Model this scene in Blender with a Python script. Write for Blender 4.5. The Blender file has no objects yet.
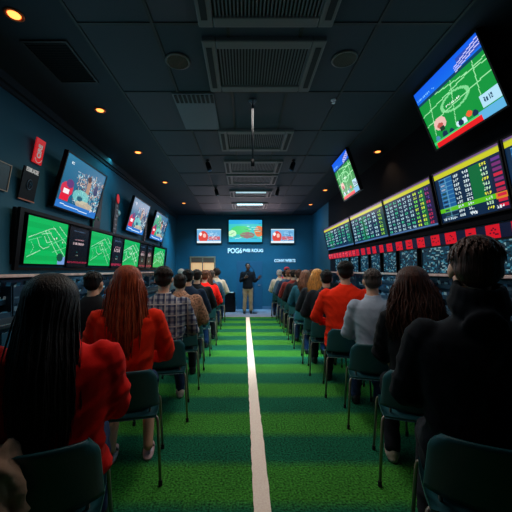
import bpy, math, random
from mathutils import Vector, Matrix, noise
R = math.radians
C = bpy.context.scene.collection
D = 310.0                       # focal length in pixels; depths below are depth = ratio * D
XL, XR, YB, YF, HC = -2.44, 2.44, 11.13, -2.6, 3.37
EYE = 1.4

# ------------------------------------------------------------------ mesh helpers
class MB:
    def __init__(s): s.v = []; s.f = []; s.m = []
    def add(s, vs, fs, mi=0):
        o = len(s.v); s.v += [tuple(p) for p in vs]
        s.f += [tuple(i + o for i in f) for f in fs]; s.m += [mi] * len(fs)
    def box(s, a, b, mi=0):
        x0, x1 = sorted((a[0], b[0])); y0, y1 = sorted((a[1], b[1])); z0, z1 = sorted((a[2], b[2]))
        s.add([(x0,y0,z0),(x1,y0,z0),(x1,y1,z0),(x0,y1,z0),(x0,y0,z1),(x1,y0,z1),(x1,y1,z1),(x0,y1,z1)],
              [(0,3,2,1),(4,5,6,7),(0,1,5,4),(1,2,6,5),(2,3,7,6),(3,0,4,7)], mi)
    def obox(s, c, ux, uy, uz, mi=0):      # centre and three half-axis vectors
        c, ux, uy, uz = map(Vector, (c, ux, uy, uz))
        vs = [c + a*ux + b*uy + d*uz for d in (-1,1) for (a,b) in ((-1,-1),(1,-1),(1,1),(-1,1))]
        s.add(vs, [(0,3,2,1),(4,5,6,7),(0,1,5,4),(1,2,6,5),(2,3,7,6),(3,0,4,7)], mi)
    def tube(s, pts, r, n=8, mi=0, flat=1.0, up=None):
        pts = [Vector(p) for p in pts]; k = len(pts)
        rs = list(r) if hasattr(r, '__len__') else [r] * k
        rings = []; prev = None
        for i, p in enumerate(pts):
            t = (pts[min(i+1, k-1)] - pts[max(i-1, 0)])
            t = t.normalized() if t.length > 1e-9 else Vector((0,0,1))
            if prev is None:
                a = Vector(up) if up else (Vector((0,0,1)) if abs(t.z) < .9 else Vector((1,0,0)))
                u = (a - t*a.dot(t)).normalized()
            else:
                u = prev - t*prev.dot(t); u = u.normalized() if u.length > 1e-6 else t.orthogonal().normalized()
            prev = u; w = t.cross(u)
            rings.append([p + (u*math.cos(2*math.pi*j/n)*flat + w*math.sin(2*math.pi*j/n))*rs[i] for j in range(n)])
        vs = [q for g in rings for q in g]; fs = []
        for i in range(k-1):
            for j in range(n):
                fs.append((i*n+j, i*n+(j+1)%n, (i+1)*n+(j+1)%n, (i+1)*n+j))
        fs.append(tuple(range(n-1, -1, -1))); fs.append(tuple((k-1)*n+j for j in range(n)))
        s.add(vs, fs, mi)
    def ell(s, c, r, n=16, m=10, mi=0, rot=None):
        c = Vector(c); vs = []; fs = []
        def P(x, y, z):
            q = Vector((x*r[0], y*r[1], z*r[2]))
            if rot: q = rot @ q
            return c + q
        vs.append(P(0,0,-1))
        for i in range(1, m):
            th = -math.pi/2 + math.pi*i/m
            for j in range(n):
                a = 2*math.pi*j/n
                vs.append(P(math.cos(th)*math.cos(a), math.cos(th)*math.sin(a), math.sin(th)))
        vs.append(P(0,0,1)); L = len(vs)-1
        for j in range(n): fs.append((0, 1+(j+1)%n, 1+j))
        for i in range(m-2):
            for j in range(n):
                a = 1+i*n
                fs.append((a+j, a+(j+1)%n, a+n+(j+1)%n, a+n+j))
        a = 1+(m-2)*n
        for j in range(n): fs.append((a+j, a+(j+1)%n, L))
        s.add(vs, fs, mi)
    def limb(s, pts, rs):                  # tapered chain with round joints, to be remeshed
        for p, r in zip(pts, rs): s.ell(p, (r,r,r), 12, 8)
        for i in range(len(pts)-1): s.tube([pts[i], pts[i+1]], [rs[i], rs[i+1]], 12)
    def loft(s, rings, n=28, e=2.4, mi=0): # rings: (z, cx, cy, hx, hy)
        vs = []; fs = []
        for (z, cx, cy, hx, hy) in rings:
            for j in range(n):
                a = 2*math.pi*j/n; ca, sa = math.cos(a), math.sin(a)
                vs.append((cx + hx*math.copysign(abs(ca)**(2/e), ca), cy + hy*math.copysign(abs(sa)**(2/e), sa), z))
        k = len(rings)
        for i in range(k-1):
            for j in range(n): fs.append((i*n+j, i*n+(j+1)%n, (i+1)*n+(j+1)%n, (i+1)*n+j))
        fs.append(tuple(range(n-1,-1,-1))); fs.append(tuple((k-1)*n+j for j in range(n)))
        s.add(vs, fs, mi)
    def lathe(s, c, prof, n=24, mi=0):
        vs = []; fs = []; k = len(prof)
        for (r, z) in prof:
            for j in range(n):
                a = 2*math.pi*j/n; vs.append((c[0]+r*math.cos(a), c[1]+r*math.sin(a), c[2]+z))
        for i in range(k-1):
            for j in range(n): fs.append((i*n+j, i*n+(j+1)%n, (i+1)*n+(j+1)%n, (i+1)*n+j))
        fs.append(tuple(range(n-1,-1,-1))); fs.append(tuple((k-1)*n+j for j in range(n)))
        s.add(vs, fs, mi)
    def mesh(s, name='mesh', smooth=False):
        me = bpy.data.meshes.new(name); me.from_pydata(s.v, [], s.f)
        for p, i in zip(me.polygons, s.m): p.material_index = i; p.use_smooth = smooth
        me.validate(); me.update(); return me

def link(name, me, mats, parent=None, loc=None):
    o = bpy.data.objects.new(name, me); C.objects.link(o)
    if not isinstance(mats, (list, tuple)): mats = [mats]
    if not me.materials:
        for m in mats: me.materials.append(m)
    if parent: o.parent = parent
    if loc: o.location = loc
    return o
def build(mb, name, mats, parent=None, smooth=False, bevel=0, loc=None):
    o = link(name, mb.mesh(name, smooth), mats, parent, loc)
    if bevel:
        m = o.modifiers.new('bevel', 'BEVEL'); m.width = bevel; m.segments = 2; m.limit_method = 'ANGLE'
    return o
def tag(o, label, cat, group=None):
    o['label'] = label; o['category'] = cat
    if group: o['group'] = group
    return o
def empty(name, loc, rz=0):
    o = bpy.data.objects.new(name, None); C.objects.link(o); o.location = loc; o.rotation_euler.z = rz
    o.empty_display_size = .1
    return o
def struct(o): o['kind'] = 'structure'; return o
KC = {}
def KIDS(o):
    if o.name not in KC: KC[o.name] = [x for x in bpy.data.objects if x.parent == o]
    return KC[o.name]
def copy_tree(o, parent=None):
    c = o.copy(); C.objects.link(c); c.parent = parent
    for ch in KIDS(o): copy_tree(ch, c)
    return c

TS = bpy.data.scenes.new('workbench')
def remesh(mb, voxel, it=4, fac=.5):
    me = mb.mesh('tmp'); o = bpy.data.objects.new('tmp', me); TS.collection.objects.link(o)
    m = o.modifiers.new('r', 'REMESH'); m.mode = 'VOXEL'; m.voxel_size = voxel; m.use_smooth_shade = True
    if it:
        q = o.modifiers.new('s', 'SMOOTH'); q.factor = fac; q.iterations = it
    vl = TS.view_layers[0]; vl.update(); dg = vl.depsgraph
    out = bpy.data.meshes.new_from_object(o.evaluated_get(dg))
    bpy.data.objects.remove(o); bpy.data.meshes.remove(me)
    for p in out.polygons: p.use_smooth = True
    return out
def to_mb(me, mi=0):
    b = MB(); b.add([v.co.copy() for v in me.vertices], [tuple(p.vertices) for p in me.polygons], mi); return b

# ------------------------------------------------------------------ materials
def lin(c):
    return tuple((x/12.92 if x <= .04045 else ((x+.055)/1.055)**2.4) for x in [v/255 for v in c])
MC = {}
def mat(name, col, rough=.6, metal=0, bump=0, bscale=40, var=0, vscale=6, emit=0, coat=0, sheen=0, stretch=None, spec=None):
    if name in MC: return MC[name]
    m = bpy.data.materials.new(name); m.use_nodes = True; nt = m.node_tree; N = nt.nodes; L = nt.links
    b = N['Principled BSDF']; c = lin(col)
    b.inputs['Base Color'].default_value = (*c, 1); b.inputs['Roughness'].default_value = rough
    b.inputs['Metallic'].default_value = metal
    if spec is not None: b.inputs['Specular IOR Level'].default_value = spec
    if coat: b.inputs['Coat Weight'].default_value = coat
    if sheen: b.inputs['Sheen Weight'].default_value = sheen; b.inputs['Sheen Tint'].default_value = (*[min(1, x*2+.1) for x in c], 1)
    if emit:
        b.inputs['Emission Color'].default_value = (*c, 1); b.inputs['Emission Strength'].default_value = emit
    tc = N.new('ShaderNodeTexCoord'); mp = N.new('ShaderNodeMapping'); L.new(tc.outputs['Object'], mp.inputs[0])
    if stretch: mp.inputs['Scale'].default_value = stretch
    if var:
        n = N.new('ShaderNodeTexNoise'); n.inputs['Scale'].default_value = vscale; n.inputs['Detail'].default_value = 5
        L.new(mp.outputs[0], n.inputs['Vector'])
        r = N.new('ShaderNodeValToRGB'); r.color_ramp.elements[0].position = .3; r.color_ramp.elements[1].position = .7
        r.color_ramp.elements[0].color = (*[x*(1-var) for x in c], 1); r.color_ramp.elements[1].color = (*[min(1, x*(1+var)) for x in c], 1)
        L.new(n.outputs['Fac'], r.inputs[0]); L.new(r.outputs[0], b.inputs['Base Color'])
    if bump:
        n = N.new('ShaderNodeTexNoise'); n.inputs['Scale'].default_value = bscale; n.inputs['Detail'].default_value = 4
        L.new(mp.outputs[0], n.inputs['Vector'])
        q = N.new('ShaderNodeBump'); q.inputs['Strength'].default_value = bump; q.inputs['Distance'].default_value = .01
        L.new(n.outputs['Fac'], q.inputs['Height']); L.new(q.outputs[0], b.inputs['Normal'])
    MC[name] = m; return m
def cloth(name, col, var=.15): return mat(name, col, .9, bump=.12, bscale=160, var=var*.45, vscale=5, sheen=.15, spec=.15)
def hairmat(name, col, var=.6): return mat(name, col, .5, bump=.6, bscale=30, var=var, vscale=14, stretch=(5,5,.5), spec=.22)

def plaid():
    m = bpy.data.materials.new('plaid_flannel'); m.use_nodes = True; nt = m.node_tree; N = nt.nodes; L = nt.links
    b = N['Principled BSDF']; b.inputs['Roughness'].default_value = .95; b.inputs['Specular IOR Level'].default_value = .1
    tc = N.new('ShaderNodeTexCoord'); sx = N.new('ShaderNodeSeparateXYZ'); L.new(tc.outputs['Object'], sx.inputs[0])
    def wave(sock, fr, thr):
        a = N.new('ShaderNodeMath'); a.operation = 'MULTIPLY'; a.inputs[1].default_value = fr; L.new(sock, a.inputs[0])
        s = N.new('ShaderNodeMath'); s.operation = 'SINE'; L.new(a.outputs[0], s.inputs[0])
        g = N.new('ShaderNodeMath'); g.operation = 'GREATER_THAN'; g.inputs[1].default_value = thr; L.new(s.outputs[0], g.inputs[0]); return g.outputs[0]
    def mix(f, a, c2):
        x = N.new('ShaderNodeMix'); x.data_type = 'RGBA'; L.new(f, x.inputs[0])
        if isinstance(a, tuple): x.inputs[6].default_value = (*a, 1)
        else: L.new(a, x.inputs[6])
        x.inputs[7].default_value = (*c2, 1); return x.outputs[2]
    c = mix(wave(sx.outputs['X'], 120, 0.1), lin((142,140,146)), lin((76,80,98)))
    ad = N.new('ShaderNodeMix'); ad.data_type = 'RGBA'; ad.blend_type = 'MULTIPLY'; ad.inputs[0].default_value = 1
    z = mix(wave(sx.outputs['Z'], 120, 0.1), (1.,1.,1.), (.4,.43,.58)); L.new(c, ad.inputs[6]); L.new(z, ad.inputs[7])
    c2 = mix(wave(sx.outputs['X'], 60, .95), ad.outputs[2], lin((160,152,150)))
    c3 = mix(wave(sx.outputs['Z'], 60, .95), c2, lin((160,152,150)))
    L.new(c3, b.inputs['Base Color']); return m

M = dict(
    wall=mat('teal_blue_wall_paint', (0,78,102), .75, bump=.06, bscale=25, var=.12, vscale=1.6),
    bulk=mat('black_wall_paint', (9,11,18), .85, bump=.05, spec=.08),
    plaster=mat('dark_blue_ceiling_board', (20,34,46), .8, bump=.05, bscale=12, var=.2, vscale=1.5),
    grid=mat('black_ceiling_grid', (8,10,14), .6),
    cass=mat('grey_air_unit_plastic', (98,94,94), .6, bump=.03),
    slot=mat('dark_air_slot', (16,18,22), .8),
    blk=mat('black_plastic', (5,5,9), .45, spec=.12), blkm=mat('black_matt_metal', (18,19,22), .5, metal=.5),
    teal=mat('dark_teal_chair_shell', (16,66,72), .42, bump=.05, bscale=60, var=.1),
    legm=mat('bronze_grey_tube', (150,134,122), .35, metal=.5),
    rubber=mat('black_rubber', (10,10,10), .8),
    white=mat('white_sign_face', (225,238,245), .6, emit=.25),
    cream=mat('paper_white', (215,210,200), .8),
    concrete=mat('blue_grey_floor', (150,152,168), .6, bump=.1, bscale=30, var=.2, vscale=4),
    ledge=mat('pale_worn_ledge', (205,172,165), .5, var=.4, vscale=7),
    counter=mat('dark_blue_counter_front', (22,62,86), .5, var=.2, vscale=3),
    top=mat('charcoal_worktop', (38,52,64), .4, var=.2, vscale=6),
    skin=mat('light_skin', (205,150,122), .5, bump=.05, bscale=120), skin2=mat('brown_skin', (120,78,58), .5, bump=.05, bscale=120),
    eye=mat('eye_white', (230,228,222), .25), iris=mat('dark_iris', (28,18,12), .2), lip=mat('lips', (165,85,78), .45),
    pole=mat('dark_grey_steel', (40,42,46), .4, metal=.7), wood=mat('light_brown_wood', (150,112,84), .5, var=.25, vscale=5, stretch=(1,1,8)),
)
PLAID = plaid()

def attr_emit(strength):
    k = 'screen_glow_%s' % strength
    if k in MC: return MC[k]
    m = bpy.data.materials.new('glowing_screen'); m.use_nodes = True; nt = m.node_tree; N = nt.nodes; L = nt.links
    b = N['Principled BSDF']; b.inputs['Base Color'].default_value = (.004,.004,.005,1); b.inputs['Roughness'].default_value = .25; b.inputs['Specular IOR Level'].default_value = .15
    a = N.new('ShaderNodeAttribute'); a.attribute_name = 'pic'
    L.new(a.outputs['Color'], b.inputs['Emission Color']); b.inputs['Emission Strength'].default_value = strength
    MC[k] = m; return m

def glow(name, col, s):
    m = bpy.data.materials.new(name); m.use_nodes = True; b = m.node_tree.nodes['Principled BSDF']
    c = lin(col); b.inputs['Base Color'].default_value = (*c,1); b.inputs['Emission Color'].default_value = (*c,1)
    b.inputs['Emission Strength'].default_value = s; return m

# ------------------------------------------------------------------ pictures shown on the screens
class Pic:
    def __init__(s, w, h, bg): s.w, s.h = w, h; s.p = [[bg]*w for _ in range(h)]
    def px(s, x, y, c, a=1):
        x, y = int(x), int(y)
        if 0 <= x < s.w and 0 <= y < s.h:
            o = s.p[y][x]; s.p[y][x] = tuple(o[i]*(1-a)+c[i]*a for i in range(3))
    def rect(s, x0, y0, x1, y1, c, a=1):
        for y in range(int(y0), int(math.ceil(y1))):
            for x in range(int(x0), int(math.ceil(x1))): s.px(x, y, c, a)
    def line(s, x0, y0, x1, y1, c, wd=1, a=1):
        n = int(max(abs(x1-x0), abs(y1-y0))*1.5)+1; seen = set()
        for i in range(n+1):
            t = i/n; x = x0+(x1-x0)*t; y = y0+(y1-y0)*t
            for d in range(wd):
                q = (int(x), int(y)+d)
                if q not in seen: seen.add(q); s.px(*q, c, a)
    def ell(s, cx, cy, rx, ry, c, a=1, ring=False):
        for y in range(int(cy-ry)-1, int(cy+ry)+2):
            for x in range(int(cx-rx)-1, int(cx+rx)+2):
                d = ((x-cx)/rx)**2+((y-cy)/ry)**2
                if (d <= 1 if not ring else .72 <= d <= 1.15): s.px(x, y, c, a)
    def marks(s, x, y, n, c, rnd, h=3, w=2, gap=1):   # unreadable little glyph-like marks
        for k in range(n):
            for i in range(w):
                for j in range(h):
                    if rnd.random() < .72: s.px(x+k*(w+gap)+i, y+j, c)

def grid_mesh(pic, TL, TR, BR, BL, name='screen'):
    w, h = pic.w, pic.h; TL, TR, BR, BL = map(Vector, (TL,TR,BR,BL)); vs = []; fs = []
    for j in range(h+1):
        a = TL.lerp(BL, j/h); b = TR.lerp(BR, j/h)
        for i in range(w+1): vs.append(a.lerp(b, i/w))
    for j in range(h):
        for i in range(w):
            q = j*(w+1)+i; fs.append((q, q+w+1, q+w+2, q+1))
    me = bpy.data.meshes.new(name); me.from_pydata(vs, [], fs)
    at = me.color_attributes.new('pic', 'FLOAT_COLOR', 'CORNER'); buf = []
    for j in range(h):
        for i in range(w):
            c = lin([max(0, min(255, v)) for v in pic.p[j][i]]); buf += [*c, 1]*4
    at.data.foreach_set('color', buf); me.update(); return me

def pitch(w, h, seed, corner=True, tone=(2,186,92)):
    r = random.Random(seed); p = Pic(w, h, tone)
    W = (190,240,205)
    for i in range(h):
        if (i//max(3, h//8)) % 2: p.rect(0, i, w, i+1, (0,150,70), .35)
    v = r.uniform(-.06,.06)
    def L(a, b, c, d, al=.9): p.line(w*(a+v), h*b, w*(c+v), h*d, W, 1, al)
    L(.02,.45,.5,.19); L(.5,.19,.62,.16); L(.3,.34,.52,.28); L(.38,.27,.86,.94); L(.44,.23,.95,.8); L(.56,.14,1.0,.52); L(.72,.1,1.0,.34); L(.02,.86,.3,.7)
    L(.2,.44,.27,.6); L(.27,.6,.36,.66); L(.36,.66,.5,.6); L(.36,.38,.44,.52); L(.44,.52,.56,.47); L(.5,.56,.92,.34, .6); L(.6,.72,.98,.56, .6); L(.02,.52,.3,.4, .5)
    for k in range(12): t = -1+k*.17; p.px(w*.06+w*.12*math.cos(t), h*.66+h*.13*math.sin(t), W, .7)
    for k in range(5): p.ell(w*r.uniform(.4,.9), h*r.uniform(.2,.9), 1, 1.4, r.choice([(230,240,230),(20,70,60)]))
    if corner: p.rect(w*.8, h*.82, w, h, (120,160,220)); p.ell(w*.85, h*.82, w*.09, h*.1, (10,80,60))
    return p
def studio(w, h, seed, green=False):
    r = random.Random(seed); p = Pic(w, h, (16,84,118))
    for y in range(h): p.rect(0, y, w, y+1, (60,140,180), .35*(1-y/h))
    if green: p.ell(w*.3, h*.5, w*.28, h*.45, (30,160,110), .9)
    p.marks(int(w*.12), int(h*.12), 2, (220,235,240), r, 3, 2)
    for k in range(int(w*h/14)):
        cx = w*(.35+.65*r.random()); cy = h*(.2+.68*r.random()); c = r.choice([(215,225,228),(150,175,190),(20,40,66),(120,90,80),(110,190,205),(190,160,140),(40,60,100),(50,110,140)])
        p.line(cx, cy, cx+r.uniform(-w*.06,w*.06), cy+r.uniform(-h*.09,h*.09), c, 1)
    p.ell(w*.62, h*.42, w*.05, h*.2, (165,130,110)); p.ell(w*.6, h*.25, w*.05, h*.06, (60,40,40)); p.ell(w*.82, h*.4, w*.06, h*.12, (40,50,90))
    p.ell(w*.5, h*.66, w*.2, h*.14, (120,200,195), .8); p.ell(w*.62, h*.8, w*.22, h*.08, (205,180,150), .8); p.ell(w*.48, h*.7, w*.07, h*.05, (30,90,110))
    p.ell(w*.16, h*.62, w*.13, h*.14, (200,40,70)); p.ell(w*.2, h*.5, w*.08, h*.08, (90,50,110)); p.rect(w*.06, h*.74, w*.24, h*.84, (215,20,50)); p.rect(w*.1, h*.63, w*.22, h*.7, (235,225,230))
    p.rect(0, h*.87, w, h, (40,110,190)); p.line(w*.1, h*.92, w*.75, h*.95, (210,230,245)); p.marks(int(w*.82), int(h*.84), 2, (240,240,240), r, 4, 2)
    return p
def match(w, h, seed):
    r = random.Random(seed); p = Pic(w, h, (10,140,52))
    for y in range(int(h*.22)): p.rect(0, y, w, y+1, (20,90+y,225))
    p.rect(0, h*.2, w, h*.23, (10,60,90)); p.rect(w*.7, h*.06, w, h*.16, (60,60,150), .6)
    for k in range(3): p.line(w*.65, h*(.2-.03*k), w, h*(.12-.04*k), (190,190,240))
    p.marks(1, int(h*.13), int(w*.35/3), (120,190,250), r, 2, 2)
    W = (150,225,160)
    p.line(0, h*.42, w, h*.3, W); p.line(0, h*.6, w, h*.5, W); p.line(w*.2, h*.24, w*.08, h*.8, W); p.line(w*.55, h*.24, w*.4, h*.85, W); p.line(w*.85, h*.24, w*.78, h*.85, W)
    p.line(w*.3, h*.24, w, h*.36, W); p.ell(w*.5, h*.5, w*.2, h*.12, W, .8, True)
    p.marks(int(w*.38), int(h*.5), int(w*.24/3), (225,245,225), r, 2, 2)
    p.ell(w*.2, h*.66, w*.1, h*.1, (225,180,170)); p.ell(w*.19, h*.69, w*.05, h*.04, (180,80,70)); p.rect(w*.18, h*.73, w*.24, h*.78, (20,50,30))
    for k in range(9): p.ell(w*(.05+.62*r.random()), h*(.84+.05*r.random()), w*.035, h*.05, r.choice([(14,40,70),(70,130,170),(200,225,240),(20,90,70)]))
    p.ell(w*.6, h*.8, w*.04, h*.04, (230,90,40)); p.rect(w*.78, h*.7, w*.99, h*.86, (170,215,235)); p.marks(int(w*.81), int(h*.74), 4, (20,60,90), r, 5, 2)
    p.rect(w*.7, h*.88, w, h, (90,170,215)); p.rect(0, h*.9, w*.7, h*.94, (60,200,110)); p.rect(w*.04, h*.93, w*.72, h, (222,18,24))
    return p
def board(w, h, seed, kind):
    r = random.Random(seed); p = Pic(w, h, (10,36,66))
    p.rect(0, 0, w, 2, (110,80,130)); hy = max(3, int(h*.1)); p.rect(0, 2, w, 2+hy, (205,205,30)); p.rect(0, 2, w, 3, (160,170,60))
    y0 = 4+hy; rows = (h-y0-2)//5
    cyan = (170,215,225); cols = max(4, w//9)
    if kind == 4:
        p.rect(w*.08, y0, w*.3, h*.75, (24,90,150)); p.rect(w*.58, y0, w*.74, h*.8, (8,104,52)); p.rect(w*.85, y0, w, h, (24,22,56))
        p.rect(0, h*.74, w*.9, h*.8, (90,190,20)); p.rect(w*.86, h*.74, w*.98, h*.82, (220,130,30))
        for k in range(rows):
            y = y0+k*5; p.rect(w*.08, y, w*.3, y+1, (120,190,210), .5); p.rect(w*.18, y, w*.19, y+5, (120,190,210), .5)
            p.marks(int(w*.33), y+1, 3, (205,225,230), r); p.marks(int(w*.48), y+1, 3, (205,225,230), r)
            p.marks(int(w*.73), y+1, 3, (190,230,190) if k % 3 else (225,225,60), r)
            p.rect(w*.88, y+1, w*.97, y+4, r.choice([(120,40,110),(170,30,70),(100,50,140),(210,30,60)]))
            p.rect(w*.1, y+2, w*.16, y+4, r.choice([(20,40,60),(150,170,190),(30,70,60)]))
        p.marks(3, h-5, 8, (200,225,240), r, 3, 2); p.marks(int(w*.5), h-5, 3, (230,240,250), r); p.marks(int(w*.85), h-5, 3, (230,240,250), r)
    else:
        g = {1: .2, 2: .35, 3: .8}[kind]
        p.rect(w*(g), y0, w*(g+.12), h, (8,96,56), .9); p.rect(w*.87, y0, w, h, (30,22,60) if kind == 3 else (8,60,60))
        for k in range(rows):
            y = y0+k*5
            for c in range(cols):
                x = int(2+c*(w-3)/cols); f = c/cols
                col = cyan if r.random() < .75 else (60,200,150)
                if kind == 3 and f > .62: col = r.choice([(200,230,60),(110,220,80)])
                if kind == 3 and f > .85: col = r.choice([(150,50,110),(190,40,80),(90,60,150)])
                if kind in (1,2) and r.random() < .3: col = (70,190,150)
                if kind == 2 and f > .5 and c % 3 == 0: col = (150,210,60)
                p.marks(x, y+1, 2, col, r, 3, 2)
        p.rect(0, h-2, w, h, (70,110,160))
    return p
def static(w, h, seed):
    r = random.Random(seed); p = Pic(w, h, (20,62,84))
    for k in range(w*h//4):
        x = r.random()*w; y = r.random()*h
        p.line(x, y, x+r.uniform(-3,3), y+r.uniform(-1,1), r.choice([(70,150,175),(14,36,52),(150,195,205),(30,90,120),(10,26,40)]))
    return p
def info(w, h, seed):
    r = random.Random(seed); p = Pic(w, h, (4,8,16))
    p.marks(int(w*.2), int(h*.08), int(w*.6/3), (70,100,130), r, 2)
    p.marks(int(w*.28), int(h*.3), int(w*.5/3), (190,140,150), r, 2); p.marks(int(w*.22), int(h*.38), max(2, int(w*.6/4)), (225,195,200), r, 4, 3)
    p.marks(int(w*.4), int(h*.62), 2, (40,120,120), r, 2); p.marks(int(w*.4), int(h*.7), 2, (150,160,150), r, 2)
    p.marks(1, int(h*.88), w//3, (190,40,80), r, 3, 2); return p
def small_news(w, h, seed):
    r = random.Random(seed); p = Pic(w, h, (110,175,220))
    p.rect(0, 0, w, 2, (190,225,240)); p.ell(w*.25, h*.55, w*.2, h*.42, (215,70,60)); p.ell(w*.3, h*.45, w*.07, h*.14, (240,190,180)); p.ell(w*.14, h*.35, w*.06, h*.12, (245,240,240))
    p.rect(w*.48, h*.55, w*.95, h*.78, (205,100,110)); p.rect(0, h*.86, w, h, (225,240,250))
    for k in range(18): p.line(w*r.uniform(.45,.95), h*r.uniform(.15,.9), w*r.uniform(.45,.95), h*r.uniform(.15,.9), r.choice([(235,245,250),(60,90,150)]), 1, .45)
    return p
def big_news(w, h, seed):
    r = random.Random(seed); p = Pic(w, h, (60,190,190))
    p.rect(0, 0, w, h*.16, (40,160,215)); p.rect(0, h*.85, w, h, (60,180,215)); p.ell(w*.35, h*.45, w*.3, h*.2, (70,200,120)); p.ell(w*.55, h*.68, w*.22, h*.14, (140,110,110))
    p.ell(w*.9, h*.5, w*.13, h*.25, (220,120,70)); p.ell(w*.1, h*.6, w*.12, h*.15, (190,235,190))
    for k in range(26):
        x = w*r.random(); y = h*(.15+.7*r.random()); p.line(x, y, x+w*r.uniform(.05,.2), y+r.uniform(-2,2), r.choice([(200,240,225),(40,150,150),(230,240,235),(60,120,120),(90,210,110)]), 1, .8)
    return p

# ------------------------------------------------------------------ television on a bracket
def tv(name, label, cat, group, TL, TR, BR, BL, pic, strength, wall_pt=None, margin=.02, thick=.045, bez=None):
    TL, TR, BR, BL = map(Vector, (TL,TR,BR,BL)); c = (TL+TR+BR+BL)/4
    u = ((TR-TL)+(BR-BL)).normalized(); v = (BL-TL); v = (v-u*v.dot(u)).normalized(); n = v.cross(u).normalized()   # n faces viewer
    w = (TR-TL).length/2; h = (BL-TL).length/2
    root = empty(name, c); tag(root, label, cat, group)
    b = MB(); b.obox(-n*(thick/2+.004), u*(w+margin), v*(h+margin), n*thick/2)
    build(b, 'housing', bez or M['blk'], root, bevel=.006)
    f = MB()                                     # raised rim
    m = margin
    for (cc, a1, a2) in ((-v*(h+m/2), u*(w+m), v*(m/2)), (v*(h+m/2), u*(w+m), v*(m/2)), (-u*(w+m/2), u*(m/2), v*h), (u*(w+m/2), u*(m/2), v*h)):
        f.obox(cc+n*.003, a1, a2, n*.007)
    build(f, 'bezel', M['blk'], root)
    o = link('screen', grid_mesh(pic, -u*w-v*h, u*w-v*h, u*w+v*h, -u*w+v*h), attr_emit(strength), root)
    if wall_pt:
        g = MB(); wp = Vector(wall_pt)-c; back = -n*(thick+.01)
        g.obox(back, u*min(.12,w*.5), v*min(.12,h*.5), n*.012); g.tube([back, back.lerp(wp, .5)+Vector((0,0,-.02)), wp], .014, 8)
        dx = Vector((1,0,0)) if abs(wp.x-back.x) > .02 or True else n
        build(g, 'bracket', M['blkm'], root)
    return root

# ------------------------------------------------------------------ room shell
def plane_box(name, a, b, m): 
    q = MB(); q.box(a, b); return struct(build(q, name, m))
plane_box('floor', (XL-.1,YF-.1,-.12), (XR+.1,YB+.1,-.012), M['concrete'])
plane_box('wall_left', (XL-.1,YF,-.012), (XL,YB,HC), M['wall'])
plane_box('wall_right', (XR,YF,-.012), (XR+.1,YB,HC), M['wall'])
plane_box('wall_back', (XL-.1,YB,-.012), (XR+.1,YB+.1,HC), M['wall'])
plane_box('wall_front', (XL-.1,YF-.1,-.012), (XR+.1,YF,HC), M['bulk'])
plane_box('trim_1', (XR-.03,YF,1.86), (XR,8.85,HC-.001), M['bulk'])          # black wall panel behind the boards
plane_box('baseboard_back', (XL+.0,YB-.015,-.012), (XR,YB,.1), mat('pale_blue_baseboard', (70,100,125), .5))
q = MB(); q.box((XL,YF,HC-.09), (XL+.07,YB,HC-.001)); q.box((XL,YF,HC-.13), (XL+.03,YB,HC-.09)); struct(build(q, 'trim_2', M['plaster']))
# ceiling: plain board at both sides, tile field between
def ceiling_mat():
    m = bpy.data.materials.new('dark_ceiling_tiles'); m.use_nodes = True; nt = m.node_tree; N = nt.nodes; L = nt.links
    b = N['Principled BSDF']; b.inputs['Roughness'].default_value = .75
    g = N.new('ShaderNodeNewGeometry'); mp = N.new('ShaderNodeMapping'); L.new(g.outputs['Position'], mp.inputs[0])
    mp.inputs['Location'].default_value = (1.33/.6, -3.41/.95, 0); mp.inputs['Scale'].default_value = (1/.6, 1/.95, 0)
    fl = N.new('ShaderNodeVectorMath'); fl.operation = 'FLOOR'; L.new(mp.outputs[0], fl.inputs[0])
    wn = N.new('ShaderNodeTexWhiteNoise'); L.new(fl.outputs[0], wn.inputs[0])
    r = N.new('ShaderNodeValToRGB'); r.color_ramp.elements[0].color = (*lin((22,40,52)),1); r.color_ramp.elements[1].color = (*lin((66,62,72)),1)
    L.new(wn.outputs[0], r.inputs[0])
    v = N.new('ShaderNodeTexVoronoi'); v.inputs['Scale'].default_value = 32; v.inputs['Randomness'].default_value = 0; L.new(g.outputs['Position'], v.inputs['Vector'])
    lt = N.new('ShaderNodeMath'); lt.operation = 'LESS_THAN'; lt.inputs[1].default_value = .3; L.new(v.outputs['Distance'], lt.inputs[0])
    mx = N.new('ShaderNodeMix'); mx.data_type = 'RGBA'; L.new(lt.outputs[0], mx.inputs[0]); L.new(r.outputs[0], mx.inputs[6]); mx.inputs[7].default_value = (.003,.004,.006,1)
    L.new(mx.outputs[2], b.inputs['Base Color']); return m
plane_box('ceiling', (XL-.1,YF-.1,HC), (XR+.1,YB+.1,HC+.1), M['plaster'])
q = MB(); q.box((-1.33,YF,HC-.012), (1.67,YB,HC)); struct(build(q, 'ceiling', ceiling_mat()))
q = MB()
for k in range(6): q.box((-1.33+.6*k-.013, YF, HC-.02), (-1.33+.6*k+.013, YB, HC-.011))
y = 3.41-.95*6
while y < YB:
    if y > YF: q.box((-1.33, y-.013, HC-.019), (1.67, y+.013, HC-.011))
    y += .95
struct(build(q, 'trim_3', M['grid']))

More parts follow.
